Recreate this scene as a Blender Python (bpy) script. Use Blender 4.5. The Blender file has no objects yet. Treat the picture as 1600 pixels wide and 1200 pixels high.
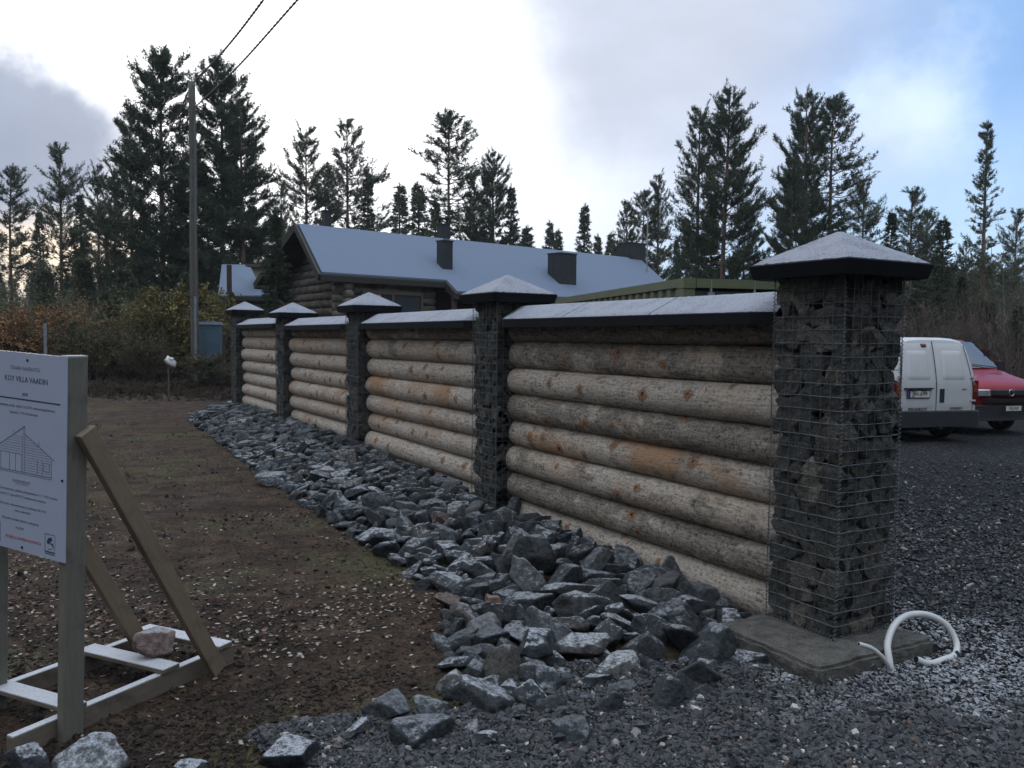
import bpy, math, random
import numpy as np
from mathutils import Vector, Matrix
from mathutils import noise as mnoise

random.seed(7)
rng = np.random.default_rng(7)
SC = bpy.context.scene
COL = SC.collection
PI = math.pi

EXPOSURE = 0.68
SKYGAIN = (1.0, 1.0, 1.0)
# patches of cloud: photograph pixel of the middle, inner and outer radius, raggedness, flatness, radiance, cover
SKYBLOBS = [
    (800, -3000, 4.0, 5.0, 0, 0, 1, (0.36, 0.395, 0.45), 0.93),
    ('up', 0, 0.35, 1.15, 0, 0, 1, (1.05, 1.12, 1.22), 0.95),
    (1700, 0, 0.1, 1.25, .2, .05, 1, (0.20, 0.35, 0.62), 0.95),
    (1350, 480, 0.05, 0.55, .1, .05, 2.0, (0.42, 0.57, 0.72), 0.85),
    (930, 60, 0.12, 0.46, .45, .12, 1.3, (0.45, 0.485, 0.57), 0.95),
    (1250, 250, 0.02, 0.28, .5, .15, 2.2, (0.46, 0.51, 0.62), 0.6),
    (1470, 150, 0.0, 0.11, .3, .2, 1.0, (0.60, 0.70, 0.86), 0.6),
    (760, 360, 0.04, 0.30, .3, .1, 2.4, (0.72, 0.75, 0.83), 0.85),
    (380, 90, 0.14, 0.37, .3, .08, 1.0, (1.15, 1.15, 1.17), 1.0),
    (30, 240, 0.085, 0.16, .22, .10, 1.5, (0.29, 0.325, 0.41), 0.97),
    (-330, 270, 0.16, 0.27, .15, .08, 1.5, (0.28, 0.315, 0.40), 0.97),
    (110, 420, 0.03, 0.16, .1, .05, 2.4, (0.9, 0.74, 0.56), 0.95),
]
HAZE = 0.0005

# ---------------------------------------------------------------- camera
F_PX = 1315.9            # focal length in pixels of the 1600 px wide photograph
PITCH, ROLL, EYE = 0.0543, 0.01037, 1.70
FW = Vector((0, math.cos(PITCH), -math.sin(PITCH)))
_up = Vector((0, math.sin(PITCH), math.cos(PITCH)))
_rt = Vector((1, 0, 0))
RT = math.cos(ROLL) * _rt + math.sin(ROLL) * _up
UP = -math.sin(ROLL) * _rt + math.cos(ROLL) * _up
cam_data = bpy.data.cameras.new("camera")
cam_data.sensor_fit = 'HORIZONTAL'
cam_data.sensor_width = 36.0
cam_data.lens = F_PX / 1600 * 36
cam_data.clip_start = 0.05
cam_data.clip_end = 3000
cam = bpy.data.objects.new("camera", cam_data)
COL.objects.link(cam)
M = Matrix((RT, UP, -FW)).transposed().to_4x4()
M.translation = Vector((0, 0, EYE))
cam.matrix_world = M
SC.camera = cam
SC.view_settings.view_transform = 'Standard'
SC.view_settings.look = 'None'
SC.view_settings.exposure = EXPOSURE
SC.view_settings.gamma = 1
SC.cycles.max_bounces = 6
SC.cycles.diffuse_bounces = 3
SC.cycles.glossy_bounces = 3
SC.cycles.transparent_max_bounces = 8
SC.cycles.caustics_reflective = False
SC.cycles.caustics_refractive = False


def ray(x, y):
    return FW + (x - 800) / F_PX * RT - (y - 600) / F_PX * UP


def at(x, y, Y):
    """the point Y metres ahead that is seen at photograph pixel x, y"""
    d = ray(x, y)
    return Vector((0, 0, EYE)) + d * (Y / d.y)


def onz(x, y, z):
    d = ray(x, y)
    return Vector((0, 0, EYE)) + d * ((z - EYE) / d.z)


# ---------------------------------------------------------------- node helper
class NT:
    def __init__(self, tree):
        self.t = tree
        self.n = tree.nodes
        self.l = tree.links

    def node(self, typ, ins=None, **props):
        nd = self.n.new(typ)
        for k, v in props.items():
            setattr(nd, k, v)
        if ins:
            for k, v in ins.items():
                s = nd.inputs[k]
                if isinstance(v, bpy.types.NodeSocket):
                    self.l.new(v, s)
                else:
                    try:
                        s.default_value = v
                    except Exception:
                        s.default_value = (*v, 1.0)
        return nd

    def math(self, op, a, b=0.0, c=None, clamp=False):
        ins = {0: a, 1: b}
        if c is not None:
            ins[2] = c
        nd = self.node('ShaderNodeMath', ins, operation=op)
        nd.use_clamp = clamp
        return nd.outputs[0]

    def vmath(self, op, a, b=None, out=0):
        ins = {0: a}
        if b is not None:
            ins[1] = b
        return self.node('ShaderNodeVectorMath', ins, operation=op).outputs[out]

    def rng(self, v, a, b, c=0.0, d=1.0, smooth=True):
        nd = self.node('ShaderNodeMapRange', {'Value': v, 'From Min': a, 'From Max': b, 'To Min': c, 'To Max': d})
        nd.interpolation_type = 'SMOOTHSTEP' if smooth else 'LINEAR'
        return nd.outputs[0]

    def mix(self, f, a, b, blend='MIX'):
        nd = self.node('ShaderNodeMix', data_type='RGBA', blend_type=blend)
        for k, v in ((0, f), (6, a), (7, b)):
            s = nd.inputs[k]
            if isinstance(v, bpy.types.NodeSocket):
                self.l.new(v, s)
            else:
                s.default_value = v if k == 0 else (*v[:3], 1.0)
        return nd.outputs[2]

    def noise(self, vec, scale, detail=4, rough=0.55, out=0, dist=0.0):
        ins = {'Scale': scale, 'Detail': detail, 'Roughness': rough, 'Distortion': dist}
        if vec is not None:
            ins['Vector'] = vec
        return self.node('ShaderNodeTexNoise', ins).outputs[out]

    def ramp(self, v, stops):
        nd = self.node('ShaderNodeValToRGB', {0: v})
        el = nd.color_ramp.elements
        while len(el) < len(stops):
            el.new(0.5)
        for e, (p, c) in zip(el, stops):
            e.position = p
            e.color = (*c, 1)
        return nd.outputs[0]


# ---------------------------------------------------------------- world and sun
SUN_AZ = math.radians(-27)      # left of straight ahead
SUN_EL = math.radians(9)
world = bpy.data.worlds.new("World")
SC.world = world
world.use_nodes = True
W = NT(world.node_tree)
W.n.clear()
sky = W.node('ShaderNodeTexSky', sky_type='NISHITA')
sky.sun_disc = False
sky.sun_elevation = SUN_EL
sky.sun_rotation = SUN_AZ       # measured from +Y towards +X
sky.air_density = 1.0
sky.dust_density = 0.6
sky.ozone_density = 2.0
gen = W.node('ShaderNodeTexCoord').outputs['Generated']
dirn = W.vmath('NORMALIZE', gen)
# wobble the direction so that cloud edges are ragged
wob = W.noise(dirn, 2.2, 6, 0.6, out=1)
wob = W.vmath('SUBTRACT', wob, (0.5, 0.5, 0.5))
wob2 = W.noise(dirn, 7.0, 6, 0.65, out=1)
wob2 = W.vmath('SUBTRACT', wob2, (0.5, 0.5, 0.5))


def dirw(k1, k2):
    a = W.node('ShaderNodeVectorMath', {0: wob, 3: k1}, operation='SCALE').outputs[0]
    b = W.node('ShaderNodeVectorMath', {0: wob2, 3: k2}, operation='SCALE').outputs[0]
    return W.vmath('NORMALIZE', W.vmath('ADD', W.vmath('ADD', dirn, a), b))


def blob(px, py, r0, r1, k1=0.25, k2=0.06, sq=1.0):
    """1 inside a patch of sky round the direction of photograph pixel px, py; radii in radians"""
    v = Vector((0, 0.1, 1)).normalized() if px == 'up' else ray(px, py).normalized()
    d = W.vmath('SUBTRACT', dirw(k1, k2), tuple(v))
    d = W.vmath('MULTIPLY', d, (1, 1, sq))
    L = W.vmath('LENGTH', d, out=1)
    return W.rng(L, r0, r1, 1.0, 0.0)


SKYK = 0.10                      # background strength
blue = sky.outputs[0]
blue = W.mix(1.0, blue, (SKYGAIN[0], SKYGAIN[1], SKYGAIN[2]), 'MULTIPLY')
c = blue


def put(c, f, col, k=1.0):
    f = W.math('MULTIPLY', f, k)
    return W.mix(f, c, tuple(v / SKYK for v in col))


for (bx, by, r0, r1, k1, k2, sq, colr, kk) in SKYBLOBS:
    c = put(c, blob(bx, by, r0, r1, k1, k2, sq), colr, kk)
# fine streaky variation in the cloud brightness
sn = W.noise(W.vmath('MULTIPLY', dirn, (1, 1, 2.5)), 3.5, 7, 0.6)
sv = W.rng(sn, 0.3, 0.7, 0.93, 1.07)
c = W.mix(1.0, c, W.node('ShaderNodeCombineXYZ', {0: sv, 1: sv, 2: sv}).outputs[0], 'MULTIPLY')
# below the horizon: dim ground light
sepz = W.node('ShaderNodeSeparateXYZ', {0: dirn}).outputs[2]
c = W.mix(W.rng(sepz, -0.06, -0.01, 1.0, 0.0), c, tuple(v / SKYK for v in (0.06, 0.06, 0.06)))
bg = W.node('ShaderNodeBackground', {'Color': c, 'Strength': SKYK})
W.l.new(bg.outputs[0], W.node('ShaderNodeOutputWorld').inputs[0])

sun_data = bpy.data.lights.new("sun", 'SUN')
sun_data.energy = 0.5
sun_data.angle = math.radians(12)
sun_data.color = (1.0, 0.9, 0.78)
sun = bpy.data.objects.new("sun", sun_data)
COL.objects.link(sun)
sdir = Vector((math.sin(SUN_AZ) * math.cos(SUN_EL), math.cos(SUN_AZ) * math.cos(SUN_EL), math.sin(SUN_EL)))
sun.rotation_euler = sdir.to_track_quat('Z', 'Y').to_euler()

# ---------------------------------------------------------------- mesh helpers


def mesh_np(name, V, Fc, mats=None, mi=None, smooth=False, attrs=None):
    """V (n,3); Fc: (m,k) array or a list of such arrays"""
    if not isinstance(Fc, list):
        Fc = [Fc]
    me = bpy.data.meshes.new(name)
    V = np.asarray(V, dtype=np.float32)
    loops = np.concatenate([np.asarray(f, dtype=np.int32).ravel() for f in Fc])
    tot = np.concatenate([np.full(len(f), np.asarray(f).shape[1], dtype=np.int32) for f in Fc])
    start = np.concatenate([[0], np.cumsum(tot)[:-1]]).astype(np.int32)
    me.vertices.add(len(V)); me.vertices.foreach_set('co', V.ravel())
    me.loops.add(len(loops)); me.loops.foreach_set('vertex_index', loops)
    me.polygons.add(len(tot)); me.polygons.foreach_set('loop_start', start); me.polygons.foreach_set('loop_total', tot)
    if mi is not None:
        me.polygons.foreach_set('material_index', np.asarray(mi, dtype=np.int32))
    me.polygons.foreach_set('use_smooth', np.full(len(tot), smooth))
    me.update(calc_edges=True)
    if attrs:
        for k, v in attrs.items():
            a = me.attributes.new(k, 'FLOAT', 'POINT')
            a.data.foreach_set('value', np.asarray(v, dtype=np.float32))
    for m in (mats or []):
        me.materials.append(m)
    return me


class MB:
    """collects shapes for one mesh"""

    def __init__(self):
        self.V = []; self.F = {}; self.n = 0; self.order = []

    def add(self, V, F, mi=0):
        V = np.asarray(V, dtype=np.float64).reshape(-1, 3)
        if not isinstance(F, list) or (len(F) and isinstance(F[0], (list, tuple)) and not isinstance(F[0][0], (list, tuple, np.ndarray))):
            groups = {}
            for f in F:
                groups.setdefault(len(f), []).append(f)
            F = [np.array(g) for g in groups.values()]
        for f in F:
            f = np.asarray(f)
            if len(f):
                self.order.append((f + self.n, mi))
        self.V.append(V); self.n += len(V)
        return self

    def box(self, c, s, R=None, mi=0, taper=None):
        x, y, z = (v / 2 for v in s)
        P = np.array([[-x, -y, -z], [x, -y, -z], [x, y, -z], [-x, y, -z], [-x, -y, z], [x, -y, z], [x, y, z], [-x, y, z]])
        if taper:
            P[4:, 0] *= taper[0]; P[4:, 1] *= taper[1]
        if R is not None:
            P = P @ np.array(R).T
        P = P + np.array(c)
        return self.add(P, [(0, 3, 2, 1), (4, 5, 6, 7), (0, 1, 5, 4), (1, 2, 6, 5), (2, 3, 7, 6), (3, 0, 4, 7)], mi)

    def bar(self, a, b, w, h, up=(0, 0, 1), mi=0):
        """box beam from a to b, w across, h along up"""
        a = Vector(a); b = Vector(b); d = (b - a)
        x = d.normalized(); y = Vector(up).cross(x).normalized(); z = x.cross(y)
        R = np.array([[x[i], y[i], z[i]] for i in range(3)])
        return self.box((a + b) / 2, (d.length, w, h), R, mi)

    def tube(self, pts, r, k=6, mi=0, cap=True):
        pts = np.asarray(pts, dtype=float); n = len(pts)
        r = np.broadcast_to(np.asarray(r, dtype=float), (n,))
        T = np.gradient(pts, axis=0); T /= np.linalg.norm(T, axis=1)[:, None] + 1e-12
        ref = np.array([0, 0, 1.0]) if abs(T[:, 2]).mean() < 0.8 else np.array([1.0, 0, 0])
        A = np.cross(T, ref); A /= np.linalg.norm(A, axis=1)[:, None] + 1e-12
        B = np.cross(T, A)
        th = np.arange(k) / k * 2 * PI
        ring = pts[:, None] + r[:, None, None] * (np.cos(th)[None, :, None] * A[:, None] + np.sin(th)[None, :, None] * B[:, None])
        idx = np.arange(n * k).reshape(n, k)
        nx = np.roll(idx, -1, axis=1)
        q = np.stack([idx[:-1], idx[1:], nx[1:], nx[:-1]], -1).reshape(-1, 4)
        Fs = [q]
        if cap and k > 2:
            Fs.append(np.array([idx[0], idx[-1][::-1]]))
        return self.add(ring.reshape(-1, 3), Fs, mi)

    def poly(self, P, mi=0):
        return self.add(P, [tuple(range(len(P)))], mi)

    def prism(self, P, dv, mi=0):
        """polygon P (list of 3D points) extruded by vector dv"""
        P = np.asarray(P, float); n = len(P)
        V = np.concatenate([P, P + np.array(dv)])
        F = [tuple(range(n))[::-1], tuple(range(n, 2 * n))] + [(i, (i + 1) % n, (i + 1) % n + n, i + n) for i in range(n)]
        return self.add(V, F, mi)

    def mesh(self, name, mats, smooth=False):
        V = np.concatenate(self.V)
        Fs = []; mi = []
        for k in sorted({f.shape[1] for f, _ in self.order}):
            fs = [(f, m) for f, m in self.order if f.shape[1] == k]
            Fs.append(np.concatenate([f for f, _ in fs])); mi += [np.full(len(f), m) for f, m in fs]
        return mesh_np(name, V, Fs, mats, np.concatenate(mi), smooth)

    def build(self, name, mats, parent=None, smooth=False, loc=None):
        if not isinstance(mats, (list, tuple)):
            mats = [mats]
        return link(name, self.mesh(name, mats, smooth), parent, loc)


def link(name, me, parent=None, loc=None, rot=None, scale=None):
    o = bpy.data.objects.new(name, me)
    COL.objects.link(o)
    if parent is not None:
        o.parent = parent
    if loc is not None:
        o.location = loc
    if rot is not None:
        o.rotation_euler = rot
    if scale is not None:
        o.scale = scale
    return o


def tag(o, label=None, cat=None, group=None, kind=None):
    for k, v in (('label', label), ('category', cat), ('group', group), ('kind', kind)):
        if v:
            o[k] = v
    return o


def thing(name, label, cat, loc=(0, 0, 0), rz=0.0, group=None):
    o = bpy.data.objects.new(name, None)
    COL.objects.link(o)
    o.location = loc
    o.rotation_euler = (0, 0, rz)
    o.empty_display_size = 0.2
    return tag(o, label, cat, group)


# ---------------------------------------------------------------- materials
MATS = {}


def new_mat(name):
    m = bpy.data.materials.new(name)
    m.use_nodes = True
    T = NT(m.node_tree)
    b = m.node_tree.nodes['Principled BSDF']
    MATS[name] = m
    return m, T, b


def bump(T, b, h, strength=0.5, dist=0.01):
    nd = T.node('ShaderNodeBump', {'Height': h, 'Strength': strength, 'Distance': dist})
    T.l.new(nd.outputs[0], b.inputs['Normal'])
    return nd


def simple(name, col, rough=0.6, var=0.12, scale=8.0, metal=0.0, bmp=0.15, spec=0.4, coat=0.0):
    m, T, b = new_mat(name)
    tc = T.node('ShaderNodeTexCoord').outputs['Object']
    n = T.noise(tc, scale, 6, 0.6)
    k = T.rng(n, 0.3, 0.7, 1 - var, 1 + var)
    cc = T.mix(1.0, col, T.node('ShaderNodeCombineXYZ', {0: k, 1: k, 2: k}).outputs[0], 'MULTIPLY')
    T.l.new(cc, b.inputs['Base Color'])
    b.inputs['Roughness'].default_value = rough
    b.inputs['Metallic'].default_value = metal
    b.inputs['Specular IOR Level'].default_value = spec
    b.inputs['Coat Weight'].default_value = coat
    if bmp:
        bump(T, b, T.noise(tc, scale * 4, 5, 0.6), bmp, 0.01)
    return m


def pos(T):
    return T.node('ShaderNodeNewGeometry').outputs['Position']


def frost_factor(T, lo, hi, nscale=14.0, amount=1.0):
    """rime lying on what faces the sky, in patches (a real deposit with its own shape)"""
    g = T.node('ShaderNodeNewGeometry')
    nz = T.node('ShaderNodeSeparateXYZ', {0: g.outputs['Normal']}).outputs[2]
    n = T.noise(g.outputs['Position'], nscale, 6, 0.7)
    v = T.math('ADD', nz, T.rng(n, 0.25, 0.75, -0.35, 0.35, False))
    f = T.rng(v, lo, hi)
    return T.math('MULTIPLY', f, amount)


FROST = (0.62, 0.66, 0.72)


def mat_rock(name, base, frost_patch=True, fr=1.0, scale=1.0):
    m, T, b = new_mat(name)
    g = T.node('ShaderNodeNewGeometry')
    oi = T.node('ShaderNodeObjectInfo')
    r = T.math('FRACT', T.math('ADD', g.outputs['Random Per Island'], oi.outputs['Random']))
    p = g.outputs['Position']
    cols = T.ramp(r, [(0.0, (base[0] * .55, base[1] * .55, base[2] * .55)), (0.35, (base[0] * .8, base[1] * .85, base[2] * .9)),
                      (0.7, base), (0.86, (base[0] * 1.5, base[1] * 1.45, base[2] * 1.4)),
                      (0.93, (base[0] * 1.4, base[1] * 1.1, base[2] * .9) if frost_patch else (base[0] * 1.1, base[1] * 1.0, base[2] * .95)), (1.0, (base[0] * 2.3, base[1] * 2.1, base[2] * 1.9))])
    n = T.noise(p, 26 * scale, 8, 0.65)
    k = T.rng(n, 0.3, 0.7, 0.4, 1.7, False)
    c = T.mix(1.0, cols, T.node('ShaderNodeCombineXYZ', {0: k, 1: k, 2: k}).outputs[0], 'MULTIPLY')
    fine = T.noise(p, 160 * scale, 3, 0.6)
    c = T.mix(T.rng(fine, 0.62, 0.75, 0, 0.45), c, (base[0] * 3.4, base[1] * 3.3, base[2] * 3.2))
    if frost_patch:
        big = T.noise(p, 0.55, 3, 0.5)
        att = T.node('ShaderNodeAttribute', attribute_name='frost')
        att.attribute_type = 'OBJECT'
        f = frost_factor(T, 0.75, 1.1, 30.0)
        amt = T.math('ADD', T.rng(big, 0.42, 0.6, 0.22, 0.85), att.outputs['Fac'])
        f = T.math('MULTIPLY', f, T.math('MULTIPLY', amt, fr), clamp=True)
        speck = T.rng(T.noise(p, 90, 4, 0.7), 0.35, 0.6, 0.35, 1.0)
        c = T.mix(T.math('MULTIPLY', f, speck), c, FROST)
    T.l.new(c, b.inputs['Base Color'])
    b.inputs['Roughness'].default_value = 0.75
    b.inputs['Specular IOR Level'].default_value = 0.35
    h = T.math('ADD', T.noise(p, 30 * scale, 8, 0.7), T.math('MULTIPLY', T.noise(p, 9 * scale, 3, 0.5), 1.5))
    bump(T, b, h, 1.0, 0.035)
    return m


mat_rock('rubble', (0.052, 0.060, 0.068))
mat_rock('gabion_rock', (0.085, 0.086, 0.080), frost_patch=False)
mat_rock('pink_rock', (0.16, 0.122, 0.115), fr=0.8)
mat_rock('brown_rock', (0.11, 0.072, 0.055), fr=0.8)
mat_rock('pale_rock', (0.17, 0.17, 0.16))


def mat_gravel():
    m, T, b = new_mat('gravel_stone')
    g = T.node('ShaderNodeNewGeometry')
    p = g.outputs['Position']
    r = g.outputs['Random Per Island']
    cols = T.ramp(r, [(0.0, (.010, .012, .015)), (0.4, (.021, .024, .029)), (0.78, (.035, .039, .046)), (0.9, (.07, .072, .075)),
                      (0.94, (.07, .05, .042)), (0.965, (.11, .075, .06)), (0.975, (.21, .2, .19)), (1.0, (.46, .45, .44))])
    k = T.rng(T.noise(p, 120, 4, 0.6), 0.3, 0.7, 0.65, 1.4, False)
    c = T.mix(1.0, cols, T.node('ShaderNodeCombineXYZ', {0: k, 1: k, 2: k}).outputs[0], 'MULTIPLY')
    # the rimed patch beyond the wall's end
    dv = T.vmath('SUBTRACT', p, tuple(onz(1520, 1030, -0.1)))
    dv = T.vmath('MULTIPLY', dv, (0.55, 1.0, 0))
    wob = T.noise(p, 2.5, 4, 0.6)
    d = T.math('ADD', T.vmath('LENGTH', dv, out=1), T.rng(wob, 0.3, 0.7, -0.45, 0.45, False))
    patch = T.rng(d, 0.25, 0.95, 1.0, 0.0)
    f = frost_factor(T, 0.45, 1.0, 40.0)
    c = T.mix(T.math('MULTIPLY', f, T.math('ADD', T.math('MULTIPLY', patch, 0.42), 0.04), clamp=True), c, FROST)
    T.l.new(c, b.inputs['Base Color'])
    b.inputs['Roughness'].default_value = 0.7
    bump(T, b, T.noise(p, 150, 4, 0.6), 0.4, 0.005)
    return m


mat_gravel()


def mat_ground():
    m, T, b = new_mat('ground_cover')
    g = T.node('ShaderNodeNewGeometry')
    p = g.outputs['Position']
    gr = T.node('ShaderNodeAttribute', attribute_name='gravel').outputs['Fac']
    n1 = T.noise(p, 0.9, 6, 0.6)
    n2 = T.noise(p, 4.0, 7, 0.65)
    n3 = T.noise(p, 26.0, 6, 0.7)
    soil = T.ramp(n2, [(0.25, (.013, .0095, .008)), (0.46, (.045, .030, .022)), (0.60, (.078, .052, .036)), (0.75, (.12, .085, .06))])
    sand = T.mix(n3, (.04, .026, .016), (.11, .07, .038))
    soil = T.mix(T.rng(n1, 0.56, 0.68, 0, 0.75), soil, sand)
    moss = T.mix(n3, (.03, .032, .014), (.13, .125, .06))
    nm = T.noise(T.vmath('ADD', p, (31, 7, 0)), 0.7, 5, 0.65)
    soil = T.mix(T.rng(nm, 0.52, 0.62, 0, 0.65), soil, moss)
    frs = T.math('MULTIPLY', T.rng(T.noise(T.vmath('ADD', p, (3, 17, 0)), 0.8, 5, .6), .55, .68), T.rng(T.noise(p, 70, 5, .7), .5, .62))
    soil = T.mix(T.math('MULTIPLY', frs, .45), soil, (.16, .165, .17))
    k = T.rng(n3, 0.32, 0.68, 0.35, 1.75, False)
    soil = T.mix(1.0, soil, T.node('ShaderNodeCombineXYZ', {0: k, 1: k, 2: k}).outputs[0], 'MULTIPLY')
    vor = T.node('ShaderNodeTexVoronoi', {'Vector': p, 'Scale': 38.0})
    vr = T.node('ShaderNodeSeparateXYZ', {0: vor.outputs['Color']}).outputs[0]
    gcol = T.ramp(vr, [(0.0, (.014, .016, .019)), (0.5, (.028, .031, .036)), (0.86, (.044, .047, .052)), (0.93, (.08, .07, .06)), (1.0, (.24, .24, .24))])
    edge = T.rng(vor.outputs['Distance'], 0.3, 0.62, 1.0, 0.35)
    gcol = T.mix(1.0, gcol, T.node('ShaderNodeCombineXYZ', {0: edge, 1: edge, 2: edge}).outputs[0], 'MULTIPLY')
    big = T.rng(T.noise(p, 0.35, 4, 0.5), 0.35, 0.65, 0.8, 1.3)
    gcol = T.mix(1.0, gcol, T.node('ShaderNodeCombineXYZ', {0: big, 1: big, 2: big}).outputs[0], 'MULTIPLY')
    c = T.mix(T.rng(T.math('ADD', gr, T.rng(n2, 0.3, 0.7, -0.25, 0.25)), 0.4, 0.6), soil, gcol)
    T.l.new(c, b.inputs['Base Color'])
    b.inputs['Roughness'].default_value = 0.9
    b.inputs['Specular IOR Level'].default_value = 0.2
    h = T.math('ADD', T.math('MULTIPLY', n3, 1.0), T.math('MULTIPLY', T.math('SUBTRACT', 1.0, vor.outputs['Distance']), gr))
    h = T.math('ADD', h, T.math('MULTIPLY', T.noise(p, 90, 4, 0.6), 0.5))
    bump(T, b, h, 1.0, 0.035)
    return m


mat_ground()


def mat_log():
    m, T, b = new_mat('log_bark')
    oi = T.node('ShaderNodeObjectInfo')
    tc = T.node('ShaderNodeTexCoord').outputs['Object']
    off = T.node('ShaderNodeCombineXYZ', {0: T.math('MULTIPLY', oi.outputs['Random'], 57.0), 1: T.math('MULTIPLY', oi.outputs['Random'], 23.0), 2: 0.0}).outputs[0]
    p = T.vmath('ADD', tc, off)
    ps = T.vmath('MULTIPLY', p, (0.6, 1.0, 1.0))
    tone = T.node('ShaderNodeAttribute', attribute_name='tone'); tone.attribute_type = 'OBJECT'
    warm = T.node('ShaderNodeAttribute', attribute_name='warm'); warm.attribute_type = 'OBJECT'
    n1 = T.noise(ps, 4.0, 9, 0.74, dist=0.15)
    n2 = T.math('ADD', T.math('MULTIPLY', T.noise(p, 38, 8, 0.75), 0.65), T.math('MULTIPLY', T.noise(T.vmath('MULTIPLY', p, (0.12, 1, 1)), 60, 5, 0.65), 0.35))
    n2 = T.rng(n2, 0.36, 0.64, 0.0, 1.0, False)
    nb = T.noise(T.vmath('MULTIPLY', p, (1.0, 0.7, 0.7)), 70, 5, 0.7)
    pale = T.mix(T.rng(n2, -.2, .9), (.27, .225, .18), (.72, .645, .56))
    pale = T.mix(T.math('MULTIPLY', T.rng(T.noise(ps, 2.2, 5, 0.6), 0.40, 0.62), warm.outputs['Fac']), pale, (.50, .31, .19))
    grey = T.mix(T.rng(n2, -.1, .95), (.095, .076, .06), (.41, .365, .31))
    k = T.math('ADD', n1, T.math('MULTIPLY', T.math('SUBTRACT', tone.outputs['Fac'], 0.42), 0.32))
    c = T.mix(T.rng(k, 0.40, 0.52, 1.0, 0.0), pale, grey)
    # small dark bark flakes and insect tracks
    fl = T.rng(nb, 0.62, 0.72)
    c = T.mix(T.math('MULTIPLY', fl, 0.4), c, (.05, .04, .034))
    pt_ = T.noise(T.vmath('ADD', p, (5, 5, 5)), 9, 6, 0.7)
    dk = T.math('MULTIPLY', T.rng(n2, 0.28, 0.42, 1.0, 0.0), T.rng(pt_, 0.44, 0.56, 0.1, 1.0))
    c = T.mix(T.math('MULTIPLY', dk, 0.45), c, (.035, .028, .023))
    # knots: orange-brown scars, a few per log
    kv = T.vmath('MULTIPLY', p, (1.0, 1.0, 1.0))
    kw = T.node('ShaderNodeVectorMath', {0: T.vmath('SUBTRACT', T.noise(p, 22, 4, 0.6, out=1), (0.5, 0.5, 0.5)), 3: 0.07}, operation='SCALE').outputs[0]
    ka = T.math('ADD', T.node('ShaderNodeAttribute', attribute_name='knot').outputs['Fac'], T.rng(T.noise(p, 30, 5, 0.7), 0.3, 0.7, -0.22, 0.22, False))
    kd = T.rng(ka, 0.16, 0.38)
    kc = T.mix(T.rng(nb, .4, .6), (.27, .12, .05), (.40, .24, .14))
    c = T.mix(T.math('MULTIPLY', kd, 0.85), c, kc)
    c = T.mix(T.rng(ka, 0.78, 0.95), c, (.05, .025, .014))
    T.l.new(c, b.inputs['Base Color'])
    b.inputs['Roughness'].default_value = 0.8
    b.inputs['Specular IOR Level'].default_value = 0.25
    h = T.math('ADD', T.math('MULTIPLY', n2, 1.2), T.math('MULTIPLY', nb, 0.5))
    h = T.math('ADD', h, T.math('MULTIPLY', kd, 0.5))
    bump(T, b, h, 0.85, 0.012)
    return m


mat_log()


def mat_snow(name, lo=0.0, dark=0.45, col=(0.62, 0.66, 0.74), base=(.012, .013, .015), sc=70.0):
    """thin dry snow through which the dark sheet shows as specks"""
    m, T, b = new_mat(name)
    p = pos(T)
    n = T.noise(p, sc, 6, 0.75)
    n2 = T.noise(p, 5, 4, 0.6)
    f = T.rng(T.math('ADD', n, T.math('MULTIPLY', T.math('SUBTRACT', n2, 0.5), 0.35)), 0.36, 0.5)
    f = T.math('MULTIPLY', f, 1 - dark * 0.35)
    f = T.math('ADD', T.math('MULTIPLY', f, dark), 1 - dark)
    c = T.mix(f, base, col)
    T.l.new(c, b.inputs['Base Color'])
    b.inputs['Roughness'].default_value = 0.85
    bump(T, b, n, 0.5, 0.006)
    return m


mat_snow('snow_cap', dark=0.65, col=(0.36, 0.385, 0.45), sc=75)
mat_snow('snow_roof', dark=0.22, col=(0.15, 0.20, 0.285), base=(.075, .095, .13), sc=22)
mat_snow('frost_board', dark=0.35, col=(0.52, 0.54, 0.58), base=(.2, .18, .15), sc=80)
simple('black_metal', (.006, .008, .011), 0.75, bmp=0.03, spec=0.2)
simple('wire', (.15, .165, .175), 0.45, metal=0.6, bmp=0)
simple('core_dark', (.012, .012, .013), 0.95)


def mat_concrete():
    m, T, b = new_mat('concrete')
    p = pos(T)
    n = T.noise(p, 12, 8, 0.65)
    c = T.mix(T.rng(n, .3, .7), (.055, .055, .05), (.17, .165, .15))
    sp = T.rng(T.noise(p, 110, 4, 0.7), 0.5, 0.62)
    c = T.mix(T.math('MULTIPLY', sp, 0.6), c, (.26, .25, .225))
    sp2 = T.rng(T.noise(p, 160, 3, 0.6), 0.56, 0.66)
    c = T.mix(T.math('MULTIPLY', sp2, 0.6), c, (.035, .035, .032))
    T.l.new(c, b.inputs['Base Color'])
    b.inputs['Roughness'].default_value = 0.9
    bump(T, b, T.noise(p, 60, 8, 0.75), 1.0, 0.02)


mat_concrete()


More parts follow.
